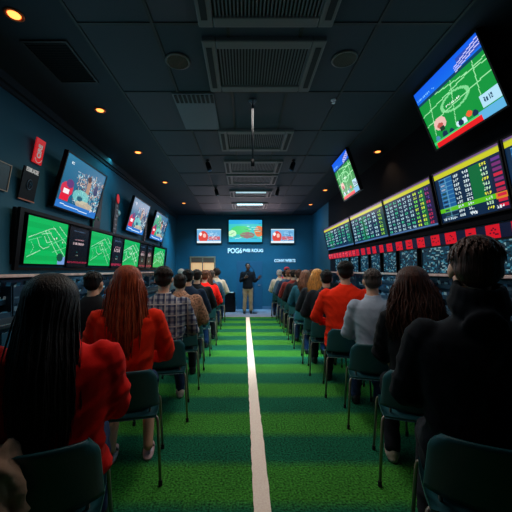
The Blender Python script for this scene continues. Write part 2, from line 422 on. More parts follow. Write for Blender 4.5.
# turf runner
def turf_mat():
    m = bpy.data.materials.new('striped_artificial_turf'); m.use_nodes = True; nt = m.node_tree; N = nt.nodes; L = nt.links
    b = N['Principled BSDF']; b.inputs['Roughness'].default_value = .95; b.inputs['Specular IOR Level'].default_value = .1
    g = N.new('ShaderNodeNewGeometry'); s = N.new('ShaderNodeSeparateXYZ')
    wob = N.new('ShaderNodeTexNoise'); wob.inputs['Scale'].default_value = 9; L.new(g.outputs['Position'], wob.inputs['Vector'])
    L.new(g.outputs['Position'], s.inputs[0])
    a = N.new('ShaderNodeMath'); a.operation = 'MULTIPLY_ADD'; a.inputs[1].default_value = .05; L.new(wob.outputs['Fac'], a.inputs[0]); L.new(s.outputs['Y'], a.inputs[2])
    b1 = N.new('ShaderNodeMath'); b1.operation = 'MULTIPLY_ADD'; b1.inputs[1].default_value = math.pi/.395; b1.inputs[2].default_value = -math.pi/.395*(2.265)
    L.new(a.outputs[0], b1.inputs[0])
    sn = N.new('ShaderNodeMath'); sn.operation = 'SINE'; L.new(b1.outputs[0], sn.inputs[0])
    rp = N.new('ShaderNodeValToRGB'); rp.color_ramp.elements[0].position = .3; rp.color_ramp.elements[1].position = .7
    mr = N.new('ShaderNodeMath'); mr.operation = 'MULTIPLY_ADD'; mr.inputs[1].default_value = -.5; mr.inputs[2].default_value = .5; L.new(sn.outputs[0], mr.inputs[0])
    L.new(mr.outputs[0], rp.inputs[0])
    rp.color_ramp.elements[0].color = (*lin((18,84,58)),1); rp.color_ramp.elements[1].color = (*lin((54,118,40)),1)
    n = N.new('ShaderNodeTexNoise'); n.inputs['Scale'].default_value = 70; n.inputs['Detail'].default_value = 3; L.new(g.outputs['Position'], n.inputs['Vector'])
    n2 = N.new('ShaderNodeTexNoise'); n2.inputs['Scale'].default_value = 2.5; L.new(g.outputs['Position'], n2.inputs['Vector'])
    r2 = N.new('ShaderNodeMapRange'); r2.inputs[1].default_value = .3; r2.inputs[2].default_value = .7; r2.inputs[3].default_value = .2; r2.inputs[4].default_value = 1.8; L.new(n.outputs['Fac'], r2.inputs[0])
    r3 = N.new('ShaderNodeMapRange'); r3.inputs[3].default_value = .75; r3.inputs[4].default_value = 1.25; L.new(n2.outputs['Fac'], r3.inputs[0])
    mu = N.new('ShaderNodeMath'); mu.operation = 'MULTIPLY'; L.new(r2.outputs[0], mu.inputs[0]); L.new(r3.outputs[0], mu.inputs[1])
    vm = N.new('ShaderNodeVectorMath'); vm.operation = 'SCALE'; L.new(rp.outputs[0], vm.inputs[0]); L.new(mu.outputs[0], vm.inputs['Scale'])
    L.new(vm.outputs[0], b.inputs['Base Color'])
    bp = N.new('ShaderNodeBump'); bp.inputs['Strength'].default_value = .8; bp.inputs['Distance'].default_value = .012; L.new(n.outputs['Fac'], bp.inputs['Height']); L.new(bp.outputs[0], b.inputs['Normal'])
    return m
q = MB(); q.box((XL+.002,YF+.01,-.012), (XR-.002,9.25,0)); tf = build(q, 'turf_carpet', turf_mat())
tf['kind'] = 'structure'
q = MB(); yy = [.2+i*.06 for i in range(151)]; rr = random.Random(4)
vs = []
for y in yy:
    vs += [(.108-.052+rr.uniform(-.003,.003), y, .003), (.108+.052+rr.uniform(-.003,.003), y, .003)]
q.add(vs, [(2*i, 2*i+1, 2*i+3, 2*i+2) for i in range(len(yy)-1)])
ln = build(q, 'floor_line', mat('painted_white_line', (255,226,212), .95, bump=.4, bscale=160, var=.1, vscale=90))
tag(ln, 'long white painted line running down the middle of the green turf aisle', 'line')

# ------------------------------------------------------------------ ceiling fittings
def cassette(y0, y1, lit, label):
    x0, x1 = -.36, .70; cy = (y0+y1)/2; root = empty('air_conditioner', ((x0+x1)/2, cy, HC)); tag(root, label, 'air conditioner', 'ceiling cassette air units over the aisle')
    W = (x1-x0)/2; H = (y1-y0)/2; t = .05
    b = MB()
    for (sx, sy) in ((0,1),(0,-1),(1,0),(-1,0)):
        if sx: b.box((sx*W, -H, -t), (sx*(W-.12), H, 0))
        else: b.box((-W+.12, sy*H, -t), (W-.12, sy*(H-.1), 0))
    build(b, 'frame', M['cass'], root, bevel=.012)
    b = MB(); b.box((-W+.12,-H+.1,-t*.55), (W-.12,H-.1,-.005)); 
    build(b, 'intake_panel', M['slot'], root)
    b = MB(); k = -W+.14
    while k < W-.13: b.box((k,-H+.1,-t*.8), (k+.012,H-.1,-t*.55)); k += .028
    build(b, 'grille', mat('grille_grey', (84,86,92), .6), root)
    for s in (-1,1):
        b = MB(); b.box((s*(W-.03), -H+.08, -t-.004), (s*(W-.08), H-.08, -t+.004)); build(b, 'air_slot', M['slot'], root)
    if lit:
        b = MB(); b.box((-W+.16, -H-.0, -t-.016), (W-.16, -H+.09, -t-.002)); build(b, 'light_strip', glow('white_cyan_light_strip', (190,235,245), lit), root)
        L = bpy.data.lights.new('strip_light', 'AREA'); L.shape = 'RECTANGLE'; L.size = .7; L.size_y = .3; L.energy = lit*3; L.color = (.7,.9,1)
        o = bpy.data.objects.new('strip_light', L); C.objects.link(o); o.location = ((x0+x1)/2, cy, HC-.09)
    return root
cassette(1.72, 2.46, 0, 'ceiling air unit cut by the top edge, nearest to the viewer')
cassette(2.6, 3.35, 0, 'large grey ceiling air unit, second nearest, with a striped intake grille')
cassette(4.3, 5.03, 0, 'grey ceiling air unit just beyond the foot of the hanging pole')
cassette(5.5, 6.2, 0, 'grey ceiling air unit between the nearer pair of spotlights')
cassette(6.32, 7.0, 0, 'grey ceiling air unit just before the farther pair of spotlights')
cassette(7.6, 8.25, .6, 'ceiling air unit with a faint light strip, second from the back wall')
cassette(9.0, 9.8, 3.5, 'ceiling air unit with the bright white strip, closest to the back wall')

ORG = glow('warm_orange_lamp', (255,150,70), 3)
def downlight(x, y, label, e=1.0):
    root = empty('downlight', (x, y, HC)); tag(root, label, 'light', 'round ceiling downlights')
    b = MB(); n = 28; prof = [(.068,-.001),(.07,-.008),(.06,-.014),(.045,-.008),(.045,-.001)]
    b.lathe((0,0,0), prof, n); build(b, 'trim_ring', mat('copper_trim_ring', (200,90,40), .35, metal=.6), root, True)
    b = MB(); b.lathe((0,0,0), [(.0445,-.004),(.04,-.012),(.02,-.016),(.001,-.017)], n); build(b, 'lamp', ORG, root, True)
    L = bpy.data.lights.new('downlight_spot', 'SPOT'); L.energy = 22*e; L.color = (1,.62,.35); L.spot_size = R(110); L.spot_blend = .8; L.shadow_soft_size = .04
    o = bpy.data.objects.new('downlight_spot', L); C.objects.link(o); o.location = (x, y, HC-.03)
for i, (zf, lb) in enumerate(((.0077,'orange ceiling downlight at the top left corner of the picture'),(.0123,'orange downlight over the left wall, above the large upper television'),(.0167,'orange downlight over the left wall, third from the viewer'),(.0224,'orange downlight over the left wall, fourth from the viewer'),(.0294,'orange downlight at the left, nearest the back wall'))):
    downlight(-1.77, zf*D, lb)
for x, zf, lb in ((2.22,.0166,'orange downlight over the odds boards, nearest on the right'),(2.0,.0246,'orange downlight at the right, second from the viewer'),(2.0,.0300,'orange downlight at the right, closest to the back wall')):
    downlight(x, zf*D, lb, .6)

def spotlight(x, y, label):
    root = empty('spotlight', (x, y, HC)); tag(root, label, 'spotlight', 'black ceiling spotlights over the aisle')
    b = MB(); b.lathe((0,0,0), [(.035,-.02),(.035,-.035),(.012,-.037),(.012,-.07)], 16); build(b, 'mount', M['blk'], root, True)
    b = MB(); a = Vector((0,.03,-.07)); d = (Vector((.1-x, .0, -2.4))).normalized()
    b.tube([a-d*.03, a+d*.0, a+d*.1, a+d*.13], [.03,.042,.045,.045], 18); build(b, 'lamp_head', M['blk'], root, True)
    b = MB(); b.tube([a+d*.13, a+d*.132], [.036,.036], 18); build(b, 'lens', mat('spot_lens', (60,60,66), .1), root)
    return d
for x, y, lb in ((-.65,5.5,'black ceiling spotlight left of the hanging pole, nearer pair'),(.88,5.5,'black ceiling spotlight right of the hanging pole, nearer pair'),(-.67,7.35,'black ceiling spotlight on the left, farther pair'),(.81,7.35,'black ceiling spotlight on the right, farther pair')):
    d = spotlight(x, y, lb)
    L = bpy.data.lights.new('aisle_spot', 'SPOT'); L.energy = 170; L.color = (1,.97,.86); L.spot_size = R(75); L.spot_blend = 1; L.shadow_soft_size = .05
    o = bpy.data.objects.new('aisle_spot', L); C.objects.link(o); o.location = (x+d.x*.16, y+.03+d.z*0, HC-.07-.16)
    tgt = Vector((.1 + (x-.1)*.25, y+.2, 0)); o.rotation_euler = (tgt-o.location).to_track_quat('-Z','Y').to_euler()

for x, y, lb in ((.93,2.87,'round ceiling loudspeaker right of the second air unit'),(-.62,2.9,'round ceiling loudspeaker left of the second air unit')):
    root = empty('ceiling_speaker', (x,y,HC-.012)); tag(root, lb, 'speaker')
    b = MB(); b.lathe((0,0,0), [(.115,-.001),(.118,-.01),(.1,-.016),(.098,-.004)], 32); build(b, 'ring', mat('speaker_ring', (70,66,58), .5), root, True)
    b = MB()
    for i in range(-6,7):
        w = math.sqrt(max(0,.098**2-(i*.015)**2)); b.box((-w,i*.015-.002,-.012),(w,i*.015+.002,-.006)); b.box((i*.015-.002,-w,-.013),(i*.015+.002,w,-.007))
    build(b, 'mesh_grille', mat('speaker_wire', (96,90,76), .4, metal=.5), root)
b = MB(); b.box((-.8,3.42,HC-.028),(-.34,4.28,HC-.013)); o = build(b, 'ceiling_vent', mat('vent_plate_grey', (92,98,108), .6, bump=.2, bscale=80)); tag(o, 'pale perforated ceiling vent plate left of the hanging pole', 'vent')
b = MB()
for i in range(9): b.box((-.78+i*.05,3.44,HC-.034),(-.75+i*.05,3.6,HC-.028))
build(b, 'louvre', M['slot'], o)
root = empty('air_grille', (-1.72, 2.95, HC)); tag(root, 'dark square return air grille in the ceiling above the left wall', 'vent')
b = MB(); b.box((-.2,-.3,-.015),(.2,-.28,0)); b.box((-.2,.28,-.015),(.2,.3,0)); b.box((-.2,-.28,-.015),(-.18,.28,0)); b.box((.18,-.28,-.015),(.2,.28,0)); build(b, 'frame', M['grid'], root)
b = MB()
for i in range(17): b.obox((0,-.26+i*.0325,-.01),(.18,0,0),(0,.012,.006),(0,-.001,.001))
build(b, 'slat', mat('black_slats', (6,8,10), .7), root)
b = MB(); b.lathe((1.03,3.57,HC-.012), [(.03,0),(.03,-.008),(.01,-.012),(.008,-.03),(.02,-.034),(.02,-.037)], 16); tag(build(b, 'sprinkler', mat('white_metal', (200,205,210), .4), smooth=True), 'small white ceiling sprinkler right of the second air unit', 'sprinkler')
root = empty('hanging_pole', (.1, 3.56, HC)); tag(root, 'thin dark pole hanging from the ceiling over the aisle centre', 'pole')
b = MB(); b.lathe((0,0,0), [(.045,-.02),(.045,-.035),(.022,-.05),(.022,-.06)], 20); build(b, 'ceiling_flange', mat('grey_flange', (90,92,98), .4, metal=.5), root, True)
b = MB(); b.tube([(0,0,-.05),(0,0,-.72)], .011, 12); build(b, 'rod', M['pole'], root, True)
b = MB(); b.tube([(0,0,-.70),(0,0,-.78)], [.018,.024], 14); build(b, 'end_fitting', M['blk'], root, True)

# ------------------------------------------------------------------ screens
def left_tv(z0, z1, pic, st, lb, xb=-2.35, yb=.80, xt=-2.16, yt=1.455, grp='upper televisions on the left wall', name='television'):
    return tv(name, lb, 'television', grp, (xt,z0*D,EYE+yt), (xt,z1*D,EYE+yt), (xb,z1*D,EYE+yb), (xb,z0*D,EYE+yb), pic, st, (XL+.003,(z0+z1)/2*D,EYE+(yb+yt)/2+.05))
left_tv(.01233,.01567, studio(100,66,3), 1.15, 'upper television on the left wall, largest, nearest the red sign')
left_tv(.01983,.0231, studio(60,42,5), 1.15, 'upper television on the left wall, middle of the three')
left_tv(.0248,.02855, studio(50,40,8,True), 1.15, 'upper television on the left wall, farthest, with green on its screen')

# long lower video strip: screens and score panels, each its own unit
segs = [('s',.01082,.0133),('i',.01345,.01518),('s',.0153,.01775),('i',.0179,.01944),('s',.01955,.02247),('i',.0226,.0241),('i',.0243,.0257),('s',.0261,.0296)]
lbs = {0:'lower left-wall television with a green pitch, nearest the viewer',2:'lower left-wall television with a green pitch, second from the viewer',4:'lower left-wall television with a green pitch, third from the viewer',7:'lower left-wall television with a green pitch, nearest the back wall',
       1:'dark score panel between the first and second lower televisions',3:'dark score panel between the second and third lower televisions',5:'dark score panel right after the third lower television',6:'dark score panel just before the last lower television'}
for i, (k, a, b_) in enumerate(segs):
    sh = .035 if k == 's' else .03
    nx = int((b_-a)*D*(110 if i < 3 else 64)); ny = int(.6*(115 if i < 3 else 64))
    if k == 'i': nx = max(12, nx); ny = max(26, ny)
    xt, xb = -2.335, -2.395; yt, yb = .60, .072
    if k == 'i': yt, yb = .59, .05
    tv('television' if k == 's' else 'score_panel', lbs[i], 'television' if k == 's' else 'panel', 'lower pitch televisions' if k == 's' else 'lower score panels',
       (xt,a*D,EYE+yt), (xt,b_*D,EYE+yt), (xb,b_*D,EYE+yb), (xb,a*D,EYE+yb), pitch(nx, ny, i, i == 0) if k == 's' else info(nx, ny, i), .95 if k == 's' else .8, None, margin=.008, thick=.03)
b = MB(); z0, z1 = .0104*D, .0303*D
def slab(b, y0, y1, ya, yb_, off):   # tilted strip following the screens
    x = lambda h: -2.397+ (h-.04)*.108-off
    b.add([(x(ya)-.0,y0,EYE+ya),(x(ya),y1,EYE+ya),(x(yb_),y1,EYE+yb_),(x(yb_),y0,EYE+yb_),(x(ya)-.03,y0,EYE+ya),(x(ya)-.03,y1,EYE+ya),(x(yb_)-.03,y1,EYE+yb_),(x(yb_)-.03,y0,EYE+yb_)],
          [(0,1,2,3),(7,6,5,4),(0,4,5,1),(1,5,6,2),(2,6,7,3),(3,7,4,0)])
for (y0,y1,ya,yb_) in ((z0,z1,.62,.66),(z0,z1,.0,.03),(z0,z0+.06,.03,.62),(z1-.05,z1,.03,.62)): slab(b, y0, y1, ya, yb_, -.01)
slab(b, z0, z1, .0, .66, .045-.0)
fr = build(b, 'screen_frame', M['blk']); tag(fr, 'long black frame around the lower row of televisions on the left wall', 'frame')
b = MB()
for yy_ in (3.6,5.2,6.8,8.6): b.box((XL,yy_-.05,EYE+.1),(XL+.045,yy_+.05,EYE+.2)); b.box((XL,yy_-.05,EYE+.5),(XL+.06,yy_+.05,EYE+.6))
build(b, 'wall_bracket', M['blkm'], fr)

# right wall: odds boards
bd = [(.02824,.0215,1,'odds board with yellow header, farthest from the viewer'),(.0213,.01635,2,'odds board with yellow header, second from the far end'),(.0162,.01215,3,'odds board with green and purple columns, left of the largest one'),(.0119,.00885,4,'largest odds board, with the blue squares column, at the right'),(.00870,.0064,4,'odds board cut by the right edge of the picture')]
for i, (a, b_, k, lb) in enumerate(bd):
    L_ = abs(a-b_)*D; nx = int({1:64,2:64,3:84,4:96}[k]); ny = {1:44,2:46,3:56,4:62}[k]
    tv('odds_board', lb, 'screen', 'yellow topped odds boards on the right wall', (2.25,a*D,EYE+1.13),(2.25,b_*D,EYE+1.13),(2.37,b_*D,EYE+.555),(2.37,a*D,EYE+.555), board(nx,ny,20+i,k), 1.0, (XR-.05,(a+b_)/2*D,EYE+.9), margin=.014)
tv('television', 'large tilted television near the ceiling on the right, green pitch and red bar', 'television', 'ceiling hung televisions on the right', (1.89,.01114*D,EYE+1.94),(1.89,.00814*D,EYE+1.94),(2.15,.00814*D,EYE+1.345),(2.15,.01114*D,EYE+1.345), match(110,72,2), 1.15, (2.2,3.0,HC), margin=.018)
tv('television', 'small tilted television near the ceiling on the right, farther one', 'television', 'ceiling hung televisions on the right', (1.63,.01856*D,EYE+1.94),(1.63,.0160*D,EYE+1.94),(1.86,.0160*D,EYE+1.29),(1.86,.01856*D,EYE+1.29), match(56,50,6), 1.15, (1.86,5.35,HC), margin=.016)
# red ticker
p = Pic(330, 9, (12,18,44)); rt = random.Random(7); x = 0
while x < 330:
    w = rt.choice([7,8,9]) if x > 90 else 9
    p.rect(x, 0, x+w, 9, (205,14,34)); 
    for j in (2,5):
        for i in range(w-2):
            if rt.random() < .45: p.px(x+1+i, j+rt.choice([0,1]), (240,110,120) if x < 90 else (70,6,30))
    x += w + (rt.choice([5,6,7]) if x > 90 else 2)
tv('ticker_display', 'long red led ticker band running under the odds boards', 'ticker', None, (2.385,.0282*D,EYE+.435),(2.385,.0055*D,EYE+.435),(2.405,.0055*D,EYE+.305),(2.405,.0282*D,EYE+.305), p, 1.0, None, margin=.008, thick=.03)
# monitors under the ticker
spans = [(.0262,.0245),(.0245,.0228),(.0224,.0209),(.0205,.0192),(.01876,.01755),(.0171,.0157),(.0153,.0138),(.0134,.0116),(.0113,.0099),(.0096,.0083)]
wh = ['farthest','second farthest','third farthest','fourth farthest','fifth farthest','sixth farthest','fourth nearest','third nearest','second nearest','nearest']
for i, (a, b_) in enumerate(spans):
    tv('monitor', 'dark blue monitor under the red ticker on the right wall, %s of the row' % wh[i], 'monitor', 'monitors under the red ticker', (2.39,a*D,EYE+.28),(2.39,b_*D,EYE+.28),(2.40,b_*D,EYE-.035),(2.40,a*D,EYE-.035), static(int(20+i*1.5), int(14+i), 40+i), .55, None, margin=.014, thick=.025)
b = MB(); b.box((XR-.004,2.2,EYE-.045),(XR-.0,8.75,EYE+.45)); struct(build(b, 'trim_4', M['blk']))
tv('red_sign', 'small round cornered red lit sign at the right edge under the ticker', 'sign', None, (2.33,2.62,EYE+.20),(2.33,2.42,EYE+.20),(2.34,2.42,EYE+.03),(2.34,2.62,EYE+.03), (lambda q: (q.rect(3,3,13,5,(40,8,12)), q.rect(3,8,10,10,(40,8,12)), q)[-1])(Pic(16,14,(215,20,28))), 1.0, (XR-.05,2.52,EYE+.1), thick=.02)

# ------------------------------------------------------------------ counters along both walls
def counters(s, y0, y1):
    X = XR*s
    side = 'right' if s > 0 else 'left'
    b = MB(); b.box((X, y0, EYE-.075), (X-s*.17, y1, EYE-.045)); tag(build(b, 'wall_ledge', M['ledge'], bevel=.006), 'narrow pale worn ledge along the %s wall below the screens' % side, 'ledge')
    b = MB(); b.box((X, y0, .90), (X-s*.42, y1, .94)); tag(build(b, 'worktop', M['top'], bevel=.008), 'long dark worktop running along the %s wall' % side, 'worktop')
    n = int((y1-y0)/1.2); w = (y1-y0)/n
    names = ['nearest','second nearest','third nearest','fourth nearest','fifth nearest','sixth nearest','seventh nearest','farthest','farthest']
    base = None
    for i in range(n):
        if base is None:
            base = empty('counter_cabinet', (X, y0+w*(i+.5), 0))
            b = MB(); b.box((-s*.003,-w/2+.004,.001),(-s*.36,w/2-.004,.9)); build(b, 'body', M['counter'], base)
            for d in (-1,1):
                b = MB(); b.box((-s*.36,d*.012,.08),(-s*.378,d*(w/2-.02),.86)); dr = build(b, 'door', mat('blue_cabinet_door', (26,74,100), .45), base, bevel=.004)
                b = MB(); b.tube([(-s*.378,d*.05,.62),(-s*.4,d*.05,.62),(-s*.4,d*.05,.76),(-s*.378,d*.05,.76)], .006, 8); build(b, 'handle', M['legm'], dr)
            o = base
        else: o = copy_tree(base); o.location = (X, y0+w*(i+.5), 0)
        tag(o, 'dark blue counter cabinet on the %s wall, %s to the viewer' % (side, names[i] if i < n-1 else 'farthest one'), 'cabinet', 'counter cabinets on the %s wall' % side)
    # leaflet racks between worktop and ledge
    cols = [mat('leaflet_%s' % k, c, .45) for k, c in (('blue',(60,130,165)),('dark',(16,34,50)),('pale',(165,195,205)),('steel',(90,120,140)),('navy',(24,54,86)))]
    m_ = int((y1-y0)/.8); w = (y1-y0)/m_
    for i in range(m_):
        r = random.Random(100*s+i)
        root = empty('leaflet_rack', (X-s*.02, y0+w*(i+.5), .94)); 
        tag(root, 'rack stuffed with blue and grey leaflets on the %s counter, place %s from the viewer' % (side, ['one','two','three','four','five','six','seven','eight','nine','ten','eleven','twelve'][i]), 'rack', 'leaflet racks on the %s counter' % side)
        b = MB(); b.box((0,-w/2+.01,0),(-s*.012,w/2-.01,.36))
        for j in range(3): b.box((-s*(.03+.05*(2-j)),-w/2+.01,.0+j*.12),(-s*(.036+.05*(2-j)),w/2-.01,.05+j*.12)); 
        b.box((0,-w/2+.01,0),(-s*.14,-w/2+.018,.3)); b.box((0,w/2-.018,0),(-s*.14,w/2-.01,.3)); build(b, 'rack_body', mat('rack_steel_blue', (40,70,90), .35, metal=.6), root)
        lf = MB()
        for j in range(3):
            y = -w/2+.04
            while y < w/2-.05:
                ww = r.uniform(.03,.07); hh = r.uniform(.05,.1); z = .005+j*.12; dx = (.022+.05*(2-j)); ti = r.uniform(-.2,.2); le = r.uniform(.0,.03)
                c = Vector((-s*(dx+le/2), y+ww/2, z+hh/2)); up = Vector((-s*le, ti*hh, hh)).normalized()
                lf.obox(c, Vector((0,1,-ti)).normalized()*ww/2, up*hh/2, Vector((.0015,0,0)), r.randrange(5)); y += ww+r.uniform(0,.012)
        o = build(lf, 'leaflets', cols, root); o['kind'] = 'stuff'
counters(1, 2.2, 8.75); counters(-1, 1.3, 9.2)

# terminal on the left counter, near
root = empty('betting_terminal', (-2.14, 1.62, .94)); tag(root, 'dark terminal with a slanted screen standing on the left counter at the picture edge', 'terminal')
b = MB(); b.box((-.1,-.14,0),(.1,.14,.02)); build(b, 'base', M['blk'], root, bevel=.004)
b = MB(); b.tube([(0,0,.02),(0,0,.12)], .02, 12); build(b, 'stand', M['blk'], root)
b = MB(); b.obox((.02,0,.24),(.012,0,.003),(0,.19,0),(-.03,0,.13)); build(b, 'screen', mat('dark_screen', (20,70,100), .2), root, bevel=.004)

# ------------------------------------------------------------------ posters and signs on the left wall
def text(name, s, size, loc, rot, m, parent=None, ext=.004, sx=1, align='CENTER'):
    cu = bpy.data.curves.new(name, 'FONT'); cu.body = s; cu.size = size; cu.extrude = ext; cu.align_x = align; cu.align_y = 'CENTER'; cu.offset = .003*size/.1
    o = bpy.data.objects.new(name, cu); TS.collection.objects.link(o); TS.view_layers[0].update()
    me = bpy.data.meshes.new_from_object(o.evaluated_get(TS.view_layers[0].depsgraph)); bpy.data.objects.remove(o)
    me.materials.clear(); me.materials.append(m)
    n = bpy.data.objects.new(name, me); C.objects.link(n); n.location = loc; n.rotation_euler = rot; n.scale = (sx,1,1)
    if parent: n.parent = parent
    return n
REDS = glow('red_sign_face', (215,30,38), .5)
def lean_panel(yc, x_top, x_bot, w, zt, zb, mats, name, thick=.015):
    o = MB(); c = Vector(((x_top+x_bot)/2, yc, (zt+zb)/2)); v = Vector((x_top-x_bot,0,zt-zb))/2; n = Vector((v.z,0,-v.x)).normalized()
    o.obox((0,0,0), (0,w/2,0), v, n*thick/2); r = build(o, name, mats, None, bevel=.003); r.location = c
    ang = math.atan2(v.x, v.z); return r, n, v, ang
# red sign
r_, n_, v_, a_ = lean_panel(.01165*D, -2.36, -2.42, .155, EYE+1.52, EYE+1.24, REDS, 'red_sign')
tag(r_, 'bright red upright sign with white lettering high on the left wall', 'sign')
WHT = mat('white_lettering', (235,235,235), .6, emit=.15)
def wall_rot(ang, spin=0): return (Matrix.Rotation(ang, 4, 'Y') @ Matrix.Rotation(R(90), 4, 'Z') @ Matrix.Rotation(R(90), 4, 'X') @ Matrix.Rotation(spin, 4, 'Z')).to_euler()
text('lettering', 'CIRE', .085, n_*.012, wall_rot(a_, R(90)), WHT, r_, sx=.9)
b = MB(); 
for k in range(14): 
    t0 = R(200+k*10); t1 = R(210+k*10); f = lambda t: n_*.013 + Vector((0, -.0+.06*math.cos(t), 0)) + v_.normalized()*(-.06+.07*math.sin(t)); b.tube([f(t0), f(t1)], .004, 6)
build(b, 'swoosh', WHT, r_)
r_, n_, v_, a_ = lean_panel(.01107*D, -2.345, -2.42, .25, EYE+1.12, EYE+.77, mat('black_poster', (5,9,18), .5, spec=.12), 'wall_poster')
tag(r_, 'black upright poster with white heading below the red sign', 'poster')
text('heading', 'ESIUGE', .062, n_*.010+v_*.86, wall_rot(a_), WHT, r_)
b = MB(); b.obox(n_*.008-v_*.98, (0,.125,0), v_.normalized()*.006, n_*.006); build(b, 'copper_edge', mat('copper_edge', (190,110,80), .4), r_)
b = MB()
for k in range(18):
    t0 = R(k*20); t1 = R(k*20+20); f = lambda t: n_*.01 + Vector((0,.04*math.cos(t),0)) + v_.normalized()*(.055*math.sin(t)); b.tube([f(t0), f(t1)], .004, 6)
b.tube([n_*.01+v_.normalized()*-.03, n_*.01+v_.normalized()*.03], .005, 6); b.tube([n_*.01+v_.normalized()*.03, n_*.01+v_.normalized()*.0+Vector((0,.025,0))], .005, 6)
build(b, 'emblem', mat('poster_blue_print', (38,74,104), .5), r_)
# framed picture at far left edge
r_, n_, v_, a_ = lean_panel(.00985*D, -2.37, -2.42, .2, EYE+1.06, EYE+.80, mat('dark_picture', (12,22,32), .4), 'wall_picture')
tag(r_, 'dark picture with a pale frame edge cut by the left side of the photo', 'picture')
b = MB(); b.obox(Vector((0,.1,0)), (0,.005,0), v_, n_*.012); b.obox(v_, (0,.105,0), v_.normalized()*.005, n_*.012); b.obox(-v_, (0,.105,0), v_.normalized()*.005, n_*.012); build(b, 'frame', mat('pale_frame', (150,135,120), .5), r_)
# slim panels between the televisions
def slim(zf, w, zt, zb, lb, red=None, col=(8,28,40), green=False):
    r, n, v, a = lean_panel(zf*D, -2.34, -2.425, w, EYE+zt, EYE+zb, mat('slim_panel_%d' % int(zf*1e5), col, .4, spec=.15), 'wall_banner'); tag(r, lb, 'banner')
    rr_ = random.Random(int(zf*1e5))
    if green:
        b = MB()
        for q_ in (.5,-.5):
            pts = [n*.012 + v*(q_+.34*math.cos(t)) + Vector((0, w*.4*math.sin(t), 0)) for t in [R(x_) for x_ in range(-150, 60, 15)]]
            b.tube(pts, .008, 6)
        build(b, 'green_curve', mat('green_print', (30,110,90), .5, emit=.1), r)
    else:
        b = MB()
        for k in range(7): 
            b.obox(n*.01+v*(.55-.2*k+rr_.uniform(-.04,.04))+Vector((0,rr_.uniform(-.2,.2)*w,0)), (0,w*rr_.uniform(.12,.3),0), v.normalized()*rr_.uniform(.006,.02), n*.002)
        b.obox(n*.009, (0,w*.02,0), v*.7, n*.0015); build(b, 'print', mat('pale_print', (120,110,120), .5), r)
    if red:
        b = MB(); b.ell(n*.014+v*.82, (.015,w*.36,v.length*.2), 14, 10); build(b, 'red_badge', REDS, r, True)
    return r
slim(.0162,.26,1.32,.52,'tall dark teal banner right of the largest upper television',green=True)
slim(.01855,.16,1.40,.52,'narrow black banner with a red badge on top, between upper televisions',red=True)
slim(.0240,.13,1.15,.45,'narrow dark banner between the middle and farthest upper televisions')
slim(.0292,.13,1.25,.6,'narrow dark banner right of the farthest upper television')
b = MB(); b.ell((0,0,0),(.03,.045,.05),14,10); o = build(b, 'wall_sensor', mat('white_plastic', (190,200,205), .4), smooth=True, loc=(XL+.025,.0193*D,EYE+1.1)); tag(o, 'small white round sensor on the left wall by the middle television', 'sensor')

# ------------------------------------------------------------------ back wall
ZB = .0359
def back_pt(x, y, d=0): return Vector(((x-244)*ZB*(1-d/YB), YB-d, EYE+(270-y)*ZB*(1-d/YB)))
def back_tv(x0, y0, x1, y1, pic, st, lb):
    d = .09; tv('television', lb, 'television', 'televisions on the back wall', back_pt(x0,y0,d), back_pt(x1,y0,d), back_pt(x1,y1,d), back_pt(x0,y1,d), pic, st, tuple(back_pt((x0+x1)/2,(y0+y1)/2,.006)), margin=.02)
back_tv(228.8,220,262,242, big_news(66,44,1), 1.2, 'large central television with a cyan and green picture on the back wall')
back_tv(197,229,221,243, small_news(48,28,2), 1.1, 'small television on the back wall, left of the central one')
back_tv(271,229,294,243, small_news(48,28,3), 1.1, 'small television on the back wall, right of the central one')
root = empty('wall_sign', back_pt(246,251)); tag(root, 'white lettered sign under the central television on the back wall', 'sign')
t = text('large_lettering', 'POG6', .245, (-.40,-.02,0), (R(90),0,0), M['white'], root, ext=.012, sx=.82)
t = text('small_lettering', 'PVEI ROUG', .16, (.25,-.02,.01), (R(90),0,0), M['white'], root, ext=.012, sx=.92)
root = empty('wall_sign', back_pt(284.8,260.8)); tag(root, 'smaller white lettered sign low on the back wall at the right', 'sign')
text('lettering', 'CONVI WERTS', .15, (0,-.02,0), (R(90),0,0), M['white'], root, ext=.012, sx=.76)
# serving window
a = back_pt(190,256.5); b2 = back_pt(215.5,290); zt, zbm = a.z, .95; x0, x1 = a.x, b2.x
b = MB(); f = .05
b.box((x0,YB-.06,zt),(x1,YB+.0,zt-f)); b.box((x0,YB-.06,zbm),(x1,YB,zbm+f)); b.box((x0,YB-.06,zbm+f),(x0+f,YB,zt-f)); b.box((x1-f,YB-.06,zbm+f),(x1,YB,zt-f)); xm = x0+(x1-x0)*.5; b.box((xm-.02,YB-.05,zbm+f),(xm+.02,YB,zt-f))
w_ = struct(build(b, 'window_1', M['wood'], bevel=.004))
b = MB(); b.box((x0+f,YB-.02,zbm+f),(xm-.02,YB-.012,zt-f)); b.box((xm+.02,YB-.02,zbm+f),(x1-f,YB-.012,zt-f)); build(b, 'pane', glow('warm_lit_pane', (236,166,112), .55), w_)
b = MB(); b.box((x0+f,YB-.035,zt-.22),(x1-f,YB-.025,zt-f)); 
for k in range(5): b.box((x0+f,YB-.04,zt-.2+k*.03),(x1-f,YB-.035,zt-.19+k*.03))
build(b, 'blind', mat('brown_blind', (110,70,50), .7), w_)

# flush blue door panel behind the presenter
b = MB(); b.box((-.26,YB-.02,0),(.66,YB,1.72)); dd = struct(build(b, 'door_1', mat('teal_blue_door', (0,72,100), .6), bevel=.004))
b = MB(); b.tube([(.58,YB-.02,.86),(.58,YB-.05,.86),(.5,YB-.05,.86)], .009, 8); build(b, 'door_handle', M['legm'], dd)

